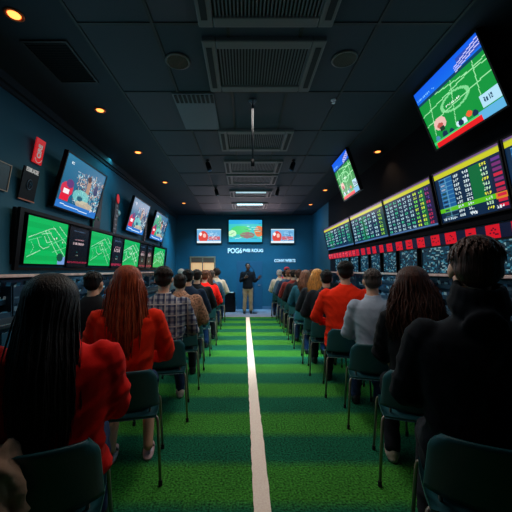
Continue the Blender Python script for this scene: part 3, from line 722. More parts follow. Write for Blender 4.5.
# side table with black cloth
root = empty('side_table', (-.47, 10.55, -.012)); tag(root, 'small black draped table left of the standing presenter', 'table')
b = MB(); b.box((-.17,-.2,.61),(.17,.2,.64)); build(b, 'table_top', M['blk'], root, bevel=.004)
b = MB(); nn = 48; vs = []; fs = []
for i in range(nn):
    a = 2*math.pi*i/nn; c, s_ = math.cos(a), math.sin(a); px = .172*math.copysign(abs(c)**.25,c); py = .202*math.copysign(abs(s_)**.25,s_)
    k = 1+.05*math.sin(a*12)+.04; vs += [(px,py,.642),(px*k,py*k,.02)]
for i in range(nn): j = (i+1)%nn; fs.append((2*i,2*j,2*j+1,2*i+1))
vs.append((0,0,.643)); fs += [(2*i,2*((i+1)%nn),2*nn) for i in range(nn)]
b.add(vs, fs); build(b, 'table_cloth', cloth('black_table_cloth', (16,18,24)), root, True)
b = MB(); b.box((-.6,10.42,.634),(-.36,10.64,.648)); o = build(b, 'papers', M['cream']); tag(o, 'stack of white papers on the black draped table', 'papers')

# microphone stand
root = empty('microphone_stand', (.32, 10.12, -.012)); tag(root, 'thin black microphone stand beside the presenter', 'microphone stand')
b = MB(); b.lathe((0,0,0), [(.12,.0),(.12,.012),(.02,.024),(.012,.03)], 24); build(b, 'base', M['blk'], root, True)
b = MB(); b.tube([(0,0,.02),(0,0,1.42)], .009, 10); build(b, 'pole', M['pole'], root)
b = MB(); b.tube([(0,0,1.40),(-.07,.02,1.5),(-.12,.03,1.53)], [.007,.008,.012], 10); b.ell((-.14,.035,1.545),(.026,.024,.024)); build(b, 'microphone', M['blkm'], root, True)

# ------------------------------------------------------------------ chair
def make_chair():
    root = empty('chair', (0,0,0))
    b = MB(); n, mx = 12, 12; vs = []; fs = []
    def back(u, v, t):      # u -1..1 across, v 0..1 up
        w = .225*(1-.08*v) ; ww = w*(1-.18*max(0,v-.8)/.2*abs(u)**4)
        x = ww*math.sin(u*1.15)/math.sin(1.15); y = -.215 - .035*v + .075*(1-math.cos(u*1.2))/(1-math.cos(1.2)) + t
        z = .50+.26*v*(1-.04*u*u); return (x,y,z)
    for t in (0, .014):
        for j in range(n+1):
            for i in range(mx+1): vs.append(back(-1+2*i/mx, j/n, t))
    o = (n+1)*(mx+1)
    for j in range(n):
        for i in range(mx):
            q = j*(mx+1)+i; fs += [(q,q+1,q+mx+2,q+mx+1), (o+q,o+q+mx+1,o+q+mx+2,o+q+1)]
    rim = [i for i in range(mx+1)] + [(j)*(mx+1)+mx for j in range(1,n+1)] + [n*(mx+1)+i for i in range(mx-1,-1,-1)] + [j*(mx+1) for j in range(n-1,0,-1)]
    for k in range(len(rim)): a, c = rim[k], rim[(k+1)%len(rim)]; fs.append((a,o+a,o+c,c))
    b.add(vs, fs); build(b, 'backrest', M['teal'], root, True)
    b = MB(); vs = []; fs = []
    for t in (0,-.016):
        for j in range(n+1):
            for i in range(mx+1):
                u = -1+2*i/mx; v = -1+2*j/n; r_ = .22*(1-.06*v*v*abs(u)); x = r_*u; y = .215*v*(1-.05*u*u)-.01
                z = .462 - .012*(1-u*u)*(1-v*v) - (.018*max(0,v-.7)/.3) + t; vs.append((x,y,z))
    for j in range(n):
        for i in range(mx):
            q = j*(mx+1)+i; fs += [(q,q+1,q+mx+2,q+mx+1), (o+q,o+q+mx+1,o+q+mx+2,o+q+1)]
    for k in range(len(rim)): a, c = rim[k], rim[(k+1)%len(rim)]; fs.append((a,c,o+c,o+a))
    b.add(vs, fs); build(b, 'seat', M['teal'], root, True)
    for sx in (-1,1):
        for sy in (-1,1):
            b = MB(); b.tube([(sx*.17,sy*.15,.438),(sx*.2,sy*.165,.437),(sx*.213,sy*.175,.425),(sx*.218,sy*.18,.40),(sx*.235,sy*.215,.02)], .0095, 8)
            l = build(b, 'leg', M['legm'], root, True)
            b = MB(); b.tube([(sx*.2345,sy*.214,.035),(sx*.236,sy*.217,.0)], .013, 8); build(b, 'rubber_foot', M['rubber'], l)
    b = MB()
    for sy in (-1,1): b.tube([(-.2,sy*.165,.437),(.2,sy*.165,.437)], .008, 8)
    for sx in (-1,1): b.tube([(sx*.17,-.16,.437),(sx*.17,.16,.437)], .008, 8)
    build(b, 'frame', M['legm'], root, True)
    for sx in (-1,1):
        b = MB(); b.tube([(sx*.16,-.14,.437),(sx*.165,-.147,.47),(sx*.166,-.149,.52),(sx*.164,-.156,.62)], .008, 8); build(b, 'back_post', M['legm'], root, True)
    return root
CH0 = make_chair(); CH0_used = [False]
def chair(x, y, label, rz=0):
    o = CH0 if not CH0_used[0] else copy_tree(CH0)
    CH0_used[0] = True
    o.location = (x,y,0); o.rotation_euler.z = rz
    tag(o, label, 'chair', 'teal chairs along the aisle'); return o

# ------------------------------------------------------------------ people
def hand(b, w, d, nrm, side, curl=.5, sc=1.0, fan=.1, mi=0):
    """palm and five fingers; w wrist, d direction, nrm back-of-hand normal, side=+1 thumb towards +lat"""
    w, d, nrm = Vector(w), Vector(d).normalized(), Vector(nrm); nrm = (nrm-d*nrm.dot(d)).normalized(); lat = d.cross(nrm)*side
    b.tube([w-d*.03*sc, w+d*.0, w+d*.035*sc, w+d*.075*sc, w+d*.095*sc], [.026*sc,.027*sc,.038*sc,.042*sc,.036*sc], 12, mi, flat=.45, up=nrm)
    L = [.068,.078,.072,.056]
    for k in range(4):
        o = w + d*.088*sc + lat*(.03-.02*k)*sc; dr = (d+lat*(fan-.07*k)).normalized(); pts = [o-dr*.02*sc, o]; a = 0; p = o
        for sgm in (.45,.32,.23):
            a += curl*(.6+.15*k); q = (dr*math.cos(a)-nrm*math.sin(a)); p = p+q*L[k]*sgm*sc*1.05; pts.append(p)
        b.tube(pts+[pts[-1]+(pts[-1]-pts[-2])*.15], [.0095*sc,.0095*sc,.009*sc,.0082*sc,.007*sc,.003*sc], 8, mi)
    o = w + d*.03*sc + lat*.028*sc; t1 = (d*.6+lat*.75-nrm*.25).normalized(); t2 = (d*.9+lat*.25-nrm*.35).normalized()
    p1 = o+t1*.04*sc; p2 = p1+t2*.032*sc; p3 = p2+t2*.022*sc
    b.tube([o-t1*.015*sc, o, p1, p2, p3, p3+t2*.004*sc], [.013*sc,.0135*sc,.0115*sc,.0105*sc,.008*sc,.003*sc], 8, mi)

def head_prims(b, H, rot):
    f = lambda p: H + rot @ Vector(p)
    b.ell(f((0,-.012,.035)), (.076,.096,.086), 20, 14, rot=rot); b.ell(f((0,.03,-.03)), (.062,.062,.075), 16, 12, rot=rot)
    b.ell(f((0,.058,-.083)), (.028,.026,.022), rot=rot); b.ell(f((0,.066,.045)), (.058,.024,.03), rot=rot)
    b.tube([f((0,.086,.03)), f((0,.098,.008)), f((0,.112,-.016)), f((0,.1,-.024))], [.009,.011,.0145,.012], 10)
    for s in (-1,1):
        b.ell(f((s*.077,-.004,-.002)), (.010,.019,.031), rot=rot @ Matrix.Rotation(R(-s*18),3,'Z')); b.ell(f((s*.04,.06,-.02)), (.024,.028,.026), rot=rot)
        b.ell(f((s*.014,.096,-.024)), (.009,.01,.008), rot=rot)
def face_details(b, H, rot):
    f = lambda p: H + rot @ Vector(p)
    for s in (-1,1):
        b.ell(f((s*.031,.0835,.012)), (.0135,.0105,.0095), 14, 10, 1, rot); b.ell(f((s*.031,.0925,.012)), (.0055,.003,.0055), 10, 8, 2, rot)
        b.ell(f((s*.031,.085,.021)), (.0165,.0105,.0045), 12, 8, 0, rot); b.ell(f((s*.031,.085,.003)), (.0161,.0095,.004), 12, 8, 0, rot)
        b.tube([f((s*.013,.096,.034)), f((s*.031,.094,.04)), f((s*.048,.083,.036))], [.003,.004,.002], 6, 4)
    b.ell(f((0,.0935,-.0495)), (.023,.009,.0045), 14, 8, 3, rot); b.ell(f((0,.0925,-.058)), (.019,.009,.0055), 14, 8, 3, rot)

def seated_pose(p):
    t = p.get('tuck', .2); ln = p.get('lean', 0)
    J = dict(neck=Vector((0,.015+ln,1.14)), head=Vector((0,.055+ln*1.5,1.285)))
    for s, k in ((-1,'l'),(1,'r')):
        J['sh'+k] = Vector((s*.175,.01+ln,1.055)); el = p.get('elb', .265)
        J['el'+k] = Vector((s*el,.06+ln*.6,.80)); J['wr'+k] = Vector((s*.13,.27,.70)); J['hip'+k] = Vector((s*.095,.0,.565))
        J['kn'+k] = Vector((s*(.12),.41,.50)); J['an'+k] = Vector((s*.13,t+.18,.085))
    return J
TORSO = [(.47,0,-.02,.165,.105),(.52,0,-.02,.175,.115),(.60,0,-.02,.172,.115),(.70,0,-.025,.160,.105),(.80,0,-.02,.165,.108),(.90,0,-.01,.180,.115),(.98,0,-.005,.192,.115),(1.05,0,0,.190,.105),(1.09,0,.005,.150,.09),(1.125,0,.01,.095,.075),(1.15,0,.015,.06,.06)]
def torso_rings(g, ln=0, z0=0, dz=0):
    out = []
    for (z,cx,cy,hx,hy) in TORSO:
        if z < z0: continue
        k = max(0,(z-.47)/.68); out.append((z+dz, cx, cy+ln*k*k*1.2, hx+g, hy+g))
    return out
def wrinkle(me, amp, seed, stretch=(4,4,9)):
    off = Vector((seed*3.1, seed*1.7, 0)); me.update(); nr = [v.normal.copy() for v in me.vertices]; N = noise.noise
    for v, n in zip(me.vertices, nr):
        p = v.co; side = 1 if p.x > 0 else -1
        q = Vector((p.x*stretch[0]+p.z*3.0*side, p.y*stretch[1], p.z*stretch[2]-abs(p.x)*9))+off
        f = 1-abs(N(q))*3.2; f = max(f, -.4)                    # ridged drapery folds
        f2 = 1-abs(N(q*1.9+Vector((7,3,1))))*3.0; f2 = max(f2, -.4)
        lo = .55+1.5*max(0,min(1,(.95-p.z)/.35)) + .5*max(0,min(1,(abs(p.x)-.19)/.05))
        v.co = p + n*amp*((f*.6+f2*.25-.3)*lo + .7*N(Vector((p.x*3,p.y*3,p.z*3))+off))
    me.update()
def hair_mesh(H, rot, style, seed, vox, wide=1.0, bulk=.0, shift=0):
    r = random.Random(seed); b = MB(); f = lambda p: H + rot @ Vector(p)
    base = {'short':(.083,.1,.083), 'long':(.088,.107,.09), 'wavy':(.092,.108,.09), 'curly':(.105,.115,.1), 'bun':(.084,.102,.085), 'thin':(.08,.099,.084)}[style]
    b.ell(f((0,-.021,.043)), base, 20, 14, rot=rot); b.ell(f((0,-.05,.0)), (base[0]*.9,base[1]*.62,.07), 18, 12, rot=rot)
    if style == 'bun': b.ell(f((0,-.1,.09)), (.045,.04,.042))
    if style == 'curly':
        for k in range(40):
            a = r.uniform(0,6.28); e = r.uniform(-.5,1.4); c = Vector((math.cos(a)*math.cos(e)*.1, math.sin(a)*math.cos(e)*.105-.03, math.sin(e)*.1+.035))
            if c.y > .05 and c.z < .08: continue
            q = r.uniform(.018,.03); b.ell(f(c), (q,q,q), 8, 6)
    LEN = {'long': .43, 'wavy': .30}.get(style, 0)*(1.1 if bulk > .05 else 1)
    if LEN:
        n = 9
        for i in range(n):      # curtain behind the head following the back
            u = -1+2*i/(n-1); w0 = .082*wide; pts = []; rs = []
            for k in range(7):
                t = k/6; z = .03-LEN*t; spread = (1+ (.32 if style=='long' else .55)*min(1,t*1.6) - .25*max(0,t-.75))
                y = -.085*math.cos(u*1.15)-.015 - .055*min(1,t*1.4)*(1-.25*abs(u)) - bulk*min(1,max(0,(t-.12)*3)) ; x = w0*math.sin(u*1.25)*spread + shift*min(1,t*2.2)
                pts.append(f((0,0,0))+Vector((x,y,z))); rs.append(.03 if k < 5 else (.026 if k == 5 else .014))
            b.limb(pts, rs)
    me = remesh(b, vox, 3)
    if vox < .013:
        nr = [v.normal.copy() for v in me.vertices]
        for v, vn in zip(me.vertices, nr):
            p = v.co-H; d = noise.noise(Vector((math.atan2(p.x,-p.y)*7, p.z*2.5, seed)))
            v.co += vn*(.006 if style != 'short' else .003)*d
    out = to_mb(me)
    bpy.data.meshes.remove(me)
    nl = {'short':260,'thin':200,'long':420,'wavy':420,'curly':90,'bun':120}[style]
    if vox > .013: nl = int(nl*.4)
    for k in range(nl):
        a = r.uniform(-1.95,1.95) - math.pi/2; th = r.uniform(.1,1.45); pts = []
        c0 = Vector((0,-.021,.043))
        seg = 9 if LEN else 4; ln = (r.uniform(.7,1.1)*LEN+.1) if LEN else r.uniform(.03,.055)
        step = ln/seg; p = None; rr0 = [x*1.015 for x in base]; wob = r.uniform(0,6); wa = (.010 if style=='wavy' else .003)
        if LEN:
            th = r.uniform(0,.9); dd = 0
            a = r.uniform(-1.9,1.9)-math.pi/2; u = max(-1,min(1,(a+math.pi/2)/1.6)); jit = r.uniform(-.006,.004)+(.014 if r.random() < .04 else 0)
            for j in range(8):     # over the crown
                e = (math.pi/2)*(1-j/7*.98) - 0; 
                if e > math.pi/2-th*.2: continue
                pts.append(f(c0+Vector((math.cos(a)*math.cos(e)*rr0[0], math.sin(a)*math.cos(e)*rr0[1], math.sin(e)*rr0[2]))))
            for j in range(1,9):
                t = j/8*r.uniform(.97,1.0)*ln/(LEN+.02); z = .03-LEN*t; spread = (1+ (.34 if style=='long' else .6)*min(1,t*1.6)-.22*max(0,t-.75))
                y = -.085*math.cos(u*1.15)-.015-.055*min(1,t*1.4)*(1-.25*abs(u))-bulk*min(1,max(0,(t-.12)*3)); x = .086*wide*math.sin(u*1.25)*spread + shift*min(1,t*2.2)
                o = Vector((math.sin(u*1.25), -math.cos(u*1.15), 0))*(.027+jit)
                pts.append(H+Vector((x+wa*math.sin(wob+t*14+k),y+wa*.5*math.cos(wob+t*12),z))+o)
            if abs((a+math.pi/2)) > 1.5:   # locks framing the face stay short of the eyes
                pts = pts[:11]
            out.tube(pts, [.002]+[r.uniform(.0035,.0065)]*(len(pts)-3)+[.003,.0008], 4, flat=.4)
        else:
            e = math.pi/2-th; q = Vector((math.cos(a)*math.cos(e), math.sin(a)*math.cos(e), math.sin(e)))
            dirn = Vector((r.uniform(-.4,.4), -.2, -1)); dirn = (dirn-q*dirn.dot(q)); dirn = dirn.normalized() if dirn.length > .01 else Vector((0,-1,0))
            if style == 'curly': dirn = (dirn+q*.5+Vector((r.uniform(-.6,.6),r.uniform(-.6,.6),r.uniform(-.3,.6)))).normalized()
            for j in range(seg):
                w_ = (q+dirn*(j*step/.09)); w_ = w_.normalized()*(1+.02*(j/seg)+(.05 if style=='curly' else 0))
                pts.append(f(c0+Vector((w_.x*rr0[0], w_.y*rr0[1], w_.z*rr0[2]))))
            out.tube(pts, [.002,.006,.005,.001], 4, flat=.5)
    m = out.mesh('hair', True); return m

CACHE = {}
def person(label, x, y, s=1.0, w=1.0, top=None, style='sweater', hair='short', hmat=None, skin=None, trous=None, shoe=None, tuck=.2, vox=.012, rz=0,
           turn=0, nod=0, lean=0, seed=1, bare=False, elb=.265, hat=None, hs=1.0, wide=1.0, shift=0, hup=0, group=None, sleeve=None, namech='sweater'):
    key = (round(s,3), round(w,3), style, hair, tuck, vox, turn, nod, lean, seed, bare, elb, hs, wide)
    pz = lambda v: Vector((v.x*w, v.y, .47+(v.z-.47)*s if v.z > .47 else v.z))
    if key not in CACHE:
        J = seated_pose(dict(tuck=tuck, lean=lean, elb=elb)); rot = (Matrix.Rotation(R(turn),3,'Z') @ Matrix.Rotation(R(-8-nod),3,'X')) @ Matrix.Scale(hs,3)
        H = J['head']
        def warp(me):
            for v in me.vertices: v.co = pz(v.co)
            me.update(); return me
        # the head keeps its shape, so it is built after the warp
        Hw = pz(H); Hw.z += hup
        b = MB(); b.loft([(z,cx,cy,hx*w,hy) for (z,cx,cy,hx,hy) in [(.47+(z-.47)*s,cx,cy,hx,hy) for (z,cx,cy,hx,hy) in torso_rings(-.012, lean)]])
        b.limb([pz(J['neck'])-Vector((0,0,.06)), Hw-Vector((0,.018,.05))], [.058,.053])
        for k in 'lr':
            b.limb([pz(J['sh'+k]), pz(J['el'+k]), pz(J['wr'+k])], [.05,.04,.027]); b.limb([pz(J['hip'+k]), pz(J['kn'+k]), pz(J['kn'+k].lerp(J['an'+k],.35)), pz(J['an'+k])], [.08,.055,.052,.036])
        head_prims(b, Hw, rot)
        me = remesh(b, min(vox, .0095) if vox < .013 else vox, 2); bb = to_mb(me); bpy.data.meshes.remove(me)
        face_details(bb, Hw, rot)
        for s_, k in ((-1,'l'),(1,'r')):
            d = (pz(J['wr'+k])-pz(J['el'+k])).normalized(); d.z -= .25; hand(bb, pz(J['wr'+k])+d*.01, d+Vector((-s_*.1,.3,0)), (s_*.35,.15,1), -1 if s_ > 0 else 1, .45, 1.0)
        body = bb.mesh('person_body', True)
        # top
        g = {'hoodie':.022,'jacket':.026,'sweater':.014,'shirt':.012}[style]
        b = MB(); b.loft([(.47+(z-.47)*s,cx,cy,hx*w,hy) for (z,cx,cy,hx,hy) in torso_rings(g, lean, .5)])
        for k in 'lr':
            a_, e_, w_ = pz(J['sh'+k]), pz(J['el'+k]), pz(J['wr'+k])
            b.limb([a_, a_.lerp(e_,.5), e_, e_.lerp(w_,.5), w_.lerp(e_,.06)], [.066+g*.8,.058+g,.05+g,.043+g*.9,.032+g*.5])
        N_ = pz(J['neck'])+Vector((0,0,hup))
        if style == 'hoodie':
            for k in range(-5,6):
                a = k/5*1.9; b.ell(N_+Vector((.085*math.sin(a),-.02-.075*math.cos(a)+.02,.0-.035*math.cos(a)+.01)), (.034,.034,.042+.022*math.cos(a)))
            b.ell(N_+Vector((0,-.105,-.07)), (.085,.035,.075), rot=Matrix.Rotation(R(12),3,'X'))
            if hair == 'short':
                for k in range(18): a = 2*math.pi*k/18; b.ell(N_+Vector((.082*math.sin(a),.0+.078*math.cos(a),.05-.02*math.cos(a+math.pi))), (.024,.024,.055), 8, 6)
        else:
            for k in range(14):
                a = 2*math.pi*k/14; q_ = .016 if style != 'jacket' else .021; b.ell(N_+Vector((.062*math.sin(a),.0+.058*math.cos(a),.02-.012*math.cos(a+math.pi))), (q_,q_,q_*1.4), 8, 6)
        topm = remesh(b, vox, 4); wrinkle(topm, .011 if vox < .013 else .006, seed); 
        # trousers
        b = MB(); b.loft([(z,cx,cy,(hx+.008)*w,hy+.008) for (z,cx,cy,hx,hy) in TORSO if z < .65], 24)
        for k in 'lr':
            P = [J['hip'+k], J['hip'+k].lerp(J['kn'+k],.5), J['kn'+k]]; rs = [.094,.085,.070]
            if not bare: P += [J['kn'+k].lerp(J['an'+k],.5), J['an'+k]+Vector((0,0,.01))]; rs += [.064,.054]
            else: P += [J['kn'+k].lerp(J['an'+k],.25)]; rs += [.066]
            b.limb([pz(q_) for q_ in P], rs)
        trm = remesh(b, vox, 3); wrinkle(trm, .006, seed+5)
        shm = []
        for s_, k in ((-1,'l'),(1,'r')):
            an = pz(J['an'+k]); b = MB()
            if bare:
                bb2 = MB(); q_ = an+Vector((0,.07,-.07)); b.loft([(.002,q_.x,q_.y,.04,.13),(.022,q_.x,q_.y,.042,.132)], 20, 2.6)
                b.tube([(q_.x-.04,q_.y+.03,.02),(q_.x,q_.y+.045,.065),(q_.x+.04,q_.y+.03,.02)], .01, 8); shm.append((b.mesh('sandal', True), 's'))
            else:
                b.loft([(.004,an.x,an.y+.07,.042,.135),(.03,an.x,an.y+.07,.046,.14)], 20, 2.6); b.ell((an.x,an.y+.10,.05),(.043,.1,.038)); b.limb([an+Vector((0,0,.01)),an+Vector((0,-.015,-.035))],[.042,.048])
                m2 = remesh(b, .009, 2); shm.append((m2, 'k'))
        if bare:   # bare feet joined to the body
            bb3 = MB()
            for k in 'lr':
                an = pz(J['an'+k]); bb3.limb([an, an+Vector((0,.06,-.035)), an+Vector((0,.13,-.05))], [.034,.03,.022])
            ft = remesh(bb3, .009, 2); t_ = MB(); t_.v = [tuple(v.co) for v in body.vertices]; t_.f = [tuple(p.vertices) for p in body.polygons]; t_.m = [p.material_index for p in body.polygons]
            t_.add([v.co.copy() for v in ft.vertices], [tuple(p.vertices) for p in ft.polygons], 0); body = t_.mesh('person_body', True)
        hm = hair_mesh(Hw, rot, hair, seed, .0105 if vox < .013 else .016, wide, .055 if style == 'hoodie' else .012, shift)
        CACHE[key] = (body, topm, trm, shm, hm, Hw, rot)
    body, topm, trm, shm, hm, Hw, rot = CACHE[key]
    def lk(name, me, mats, parent=None):
        if not me.materials:
            for m_ in mats: me.materials.append(m_)
        o = bpy.data.objects.new(name, me); C.objects.link(o); o.parent = parent
        for i, m_ in enumerate(mats): o.material_slots[i].link = 'OBJECT'; o.material_slots[i].material = m_
        return o
    root = lk('person', body, [skin or M['skin'], M['eye'], M['iris'], M['lip'], hmat])
    root.location = (x,y,0); root.rotation_euler.z = rz; tag(root, label, 'person', group)
    lk(namech, topm, [top], root); lk('trousers' if not bare else 'shorts', trm, [trous], root); lk('hair', hm, [hmat], root)
    for m_, k in shm: lk('sandal' if k == 's' else 'shoe', m_, [shoe], root)
    if hat:
        b = MB(); b.lathe((0,0,0), [(.088,-.01),(.092,.02),(.088,.06),(.065,.09),(.03,.103),(.002,.106)], 24); o = build(b, 'cap', hat, root, True); o.location = Hw+Vector((0,-.012,.035)); 
        b = MB(); vs = []; fs = []
        for i in range(13):
            a = math.pi*i/12; vs += [(.085*math.cos(a),.06+.03*math.sin(a),.0),(.075*math.cos(a),.07+.085*math.sin(a),-.012)]
        b.add(vs, [(2*i,2*i+1,2*i+3,2*i+2) for i in range(12)]); b.add([(v[0],v[1],v[2]+.006) for v in vs], [(2*i,2*i+2,2*i+3,2*i+1) for i in range(12)]); v_ = build(b, 'visor', hat, o)
    return root

H_ = dict(black=hairmat('black_hair', (22,14,13)), auburn=hairmat('auburn_hair', (150,62,30), .5), dark=hairmat('dark_brown_hair', (34,22,18)), brown=hairmat('brown_hair', (92,50,32), .5),
          chest=hairmat('chestnut_hair', (66,34,24), .6), blond=hairmat('golden_hair', (200,130,60), .5), grey=hairmat('grey_brown_hair', (78,64,60), .4), white=hairmat('white_hair', (195,185,180), .3))
K = dict(ink=cloth('ink_black_cloth', (10,14,22)), red=cloth('red_fleece', (222,20,12)), orange=cloth('orange_red_knit', (238,42,12)), black=cloth('black_knit', (14,14,18)), navy=cloth('dark_navy_cloth', (20,34,54)), blue=cloth('slate_blue_cloth', (62,88,108)),
         grey=cloth('light_grey_cotton', (150,156,170), .3), jeans=cloth('blue_denim', (30,46,78), .3), charcoal=cloth('charcoal_cloth', (26,28,34)), khaki=cloth('khaki_cotton', (176,150,118), .2), tan=mat('tan_patterned_jacket', (150,104,80), .9, bump=.3, var=.8, vscale=45),
         white=cloth('cream_knit', (205,190,172), .2), maroon=cloth('maroon_cloth', (96,28,26)), teal=cloth('dark_teal_cloth', (20,62,76)))
S = dict(w=mat('pale_sneaker', (190,165,155), .6), k=mat('black_leather', (16,15,15), .4), p=mat('pink_grey_sandal', (190,150,150), .5))
skn, skb = M['skin'], M['skin2']
XA, XB = -.82, 1.14
left = [
 (.0042, 'person with long straight black hair in a red hooded sweatshirt, nearest on the left', dict(s=.925, w=1.2, top=K['red'], style='hoodie', hair='long', hmat=H_['black'], trous=K['jeans'], shoe=S['k'], seed=2, vox=.010, elb=.215, turn=14, hs=1.2, wide=.95, shift=.0, namech='hoodie'), 0),
 (.0070, 'person with long auburn hair in an orange red sweater, second on the left', dict(s=1.0, w=1.02, top=K['orange'], style='sweater', hair='long', hmat=H_['auburn'], trous=K['jeans'], shoe=S['p'], seed=3, vox=.010, bare=True, tuck=-.05, hs=1.1, wide=1.12, turn=8), 0),
 (.0098, 'person in a grey and navy plaid shirt with short dark hair, third on the left', dict(s=1.02, w=1.1, top=PLAID, style='shirt', hair='short', hmat=H_['dark'], trous=K['jeans'], shoe=S['w'], seed=4, vox=.012, hs=1.08, turn=-12, namech='shirt'), .03),
 (.0123, 'person in a tan patterned jacket partly hidden behind the plaid shirt', dict(s=.93, w=1.1, top=K['tan'], style='jacket', hair='short', hmat=H_['dark'], trous=K['charcoal'], shoe=S['k'], seed=5, vox=.013, namech='jacket'), .03),
 (.0146, 'person in a dark navy shirt seated beyond the tan patterned jacket', dict(s=1.0, w=1.1, top=K['navy'], style='sweater', hair='short', hmat=H_['black'], trous=K['charcoal'], shoe=S['k'], seed=6, vox=.014), .0),
 (.0169, 'person in black with dark hair seated just before the far red sweater on the left', dict(s=1.0, w=1.1, top=K['black'], style='sweater', hair='short', hmat=H_['dark'], trous=K['jeans'], shoe=S['k'], seed=6, vox=.014), .02),
 (.0192, 'person in a bright red sweater seated far down the left side', dict(s=.98, w=1.12, top=K['red'], style='sweater', hair='short', hmat=H_['brown'], trous=K['charcoal'], shoe=S['k'], seed=6, vox=.014, lean=.02), .06),
 (.0217, 'person with red brown hair seated between the far red sweater and the slate blue top', dict(s=.98, w=1.0, top=K['maroon'], style='sweater', hair='wavy', hmat=H_['brown'], trous=K['jeans'], shoe=S['k'], seed=7, vox=.014), .0),
 (.0242, 'person in a slate blue top near the far end of the left row', dict(s=.98, w=1.06, top=K['blue'], style='sweater', hair='short', hmat=H_['grey'], trous=K['jeans'], shoe=S['k'], seed=6, vox=.014), .03),
 (.0275, 'person with curly dark hair and a cream top, last of the left row', dict(s=1.02, w=1.0, top=K['white'], style='sweater', hair='curly', hmat=H_['dark'], trous=K['jeans'], shoe=S['k'], seed=8, vox=.014, elb=.3), .06)]
def face(x, zf): return -math.atan2(x, zf*D)*(.62 if zf < .0165 else .4)      # seats turned a little outward
T_ = 'dark teal chair under the '
LC = [T_+x for x in ('red hooded sweatshirt, nearest on the left','person with long auburn hair on the left','person in the plaid shirt','tan patterned jacket on the left','dark navy shirt on the left','person in black before the far red sweater','far red sweater on the left','red brown haired person on the left','slate blue top at the far left','curly haired person in cream, last on the left')]
RC = [T_+x for x in ('big dark jacket, nearest on the right','person with wavy chestnut hair, second on the right','light grey shirt on the right','bright orange red sweater on the right','charcoal jacket behind the orange red sweater','golden haired person on the right','brown haired person in teal grey','chestnut haired person in black, far right row','maroon top in the far right row','dark navy person, third from the far right end','slate blue top, second from the far right end','pale haired person, last on the right')]
EC = [T_+x for x in ('black haired person near the left counter','white haired person by the left counter','brown haired person below the lit serving window','black haired person in the outer right column','chestnut haired person in the outer right column','person with the red cap')]
for i, (zf, lb, kw, dx) in enumerate(left):
    rz = face(XA+dx, zf); kw['turn'] = kw.get('turn', 0)*.3; person(lb, XA+dx, zf*D, rz=rz, **kw); chair(XA+dx, zf*D, LC[i], rz)
right = [
 (.0043, 'person with short brown hair and a big dark jacket, nearest on the right', dict(s=1.075, hup=.05, w=1.14, top=K['ink'], style='hoodie', hair='short', hmat=H_['chest'], trous=K['charcoal'], shoe=S['w'], seed=9, vox=.010, hs=1.2, turn=-12, tuck=.05, elb=.24, namech='jacket'), -.13),
 (.0069, 'person with long wavy chestnut hair in a black top, second on the right', dict(s=.99, w=.88, top=K['black'], style='sweater', hair='wavy', hmat=H_['chest'], trous=K['charcoal'], shoe=S['w'], seed=10, vox=.010, tuck=-.05, hs=1.12, wide=1.2, elb=.23, turn=-15), .03),
 (.0093, 'person with thinning grey brown hair in a light grey shirt, third on the right', dict(s=1.0, w=.88, top=K['grey'], style='shirt', hair='thin', hmat=H_['grey'], trous=K['jeans'], shoe=S['k'], seed=11, vox=.011, elb=.25, turn=-8, namech='shirt'), .06),
 (.0115, 'person in a bright orange red sweater with short dark hair, fourth on the right', dict(s=1.1, w=1.27, top=K['orange'], style='sweater', hair='short', hmat=H_['black'], trous=K['charcoal'], shoe=S['k'], seed=12, vox=.011, hs=1.1), .03),
 (.0138, 'person in a charcoal jacket right behind the orange red sweater on the right', dict(s=.98, w=1.08, top=K['charcoal'], style='jacket', hair='short', hmat=H_['black'], trous=K['charcoal'], shoe=S['k'], seed=13, vox=.014, namech='jacket'), .0),
 (.0155, 'person with golden wavy hair in a dark jacket on the right', dict(s=1.0, w=1.05, top=K['charcoal'], style='sweater', hair='wavy', hmat=H_['blond'], trous=K['jeans'], shoe=S['k'], seed=7, vox=.014), .0),
 (.0184, 'person with brown hair and a teal grey top beyond the golden haired one', dict(s=.98, w=1.05, top=K['teal'], style='sweater', hair='wavy', hmat=H_['brown'], trous=K['jeans'], shoe=S['k'], seed=7, vox=.014), .0),
 (.0207, 'person with short chestnut hair in black, middle of the far right row', dict(s=1.0, w=1.1, top=K['black'], style='sweater', hair='short', hmat=H_['chest'], trous=K['charcoal'], shoe=S['k'], seed=6, vox=.014), .0),
 (.0230, 'person with short dark hair in a maroon top in the far right row', dict(s=1.0, w=1.1, top=K['maroon'], style='sweater', hair='short', hmat=H_['dark'], trous=K['charcoal'], shoe=S['k'], seed=6, vox=.014), .0),
 (.0253, 'person in dark navy, third from the far end of the right row', dict(s=1.0, w=1.1, top=K['navy'], style='sweater', hair='short', hmat=H_['brown'], trous=K['jeans'], shoe=S['k'], seed=6, vox=.014), .0),
 (.0276, 'person in a slate blue top, second from the far end of the right row', dict(s=.98, w=1.1, top=K['blue'], style='sweater', hair='short', hmat=H_['black'], trous=K['jeans'], shoe=S['k'], seed=6, vox=.014), .0),
 (.0298, 'person in a cream top with pale hair, last of the right row by the wall', dict(s=1.0, w=1.0, top=K['white'], style='sweater', hair='short', hmat=H_['white'], trous=K['jeans'], shoe=S['k'], seed=6, vox=.014), -.08)]
for i, (zf, lb, kw, dx) in enumerate(right):
    rz = face(XB+dx, zf); kw['turn'] = kw.get('turn', 0)*.3; person(lb, XB+dx, zf*D, rz=rz, **kw); chair(XB+dx, zf*D, RC[i], rz)
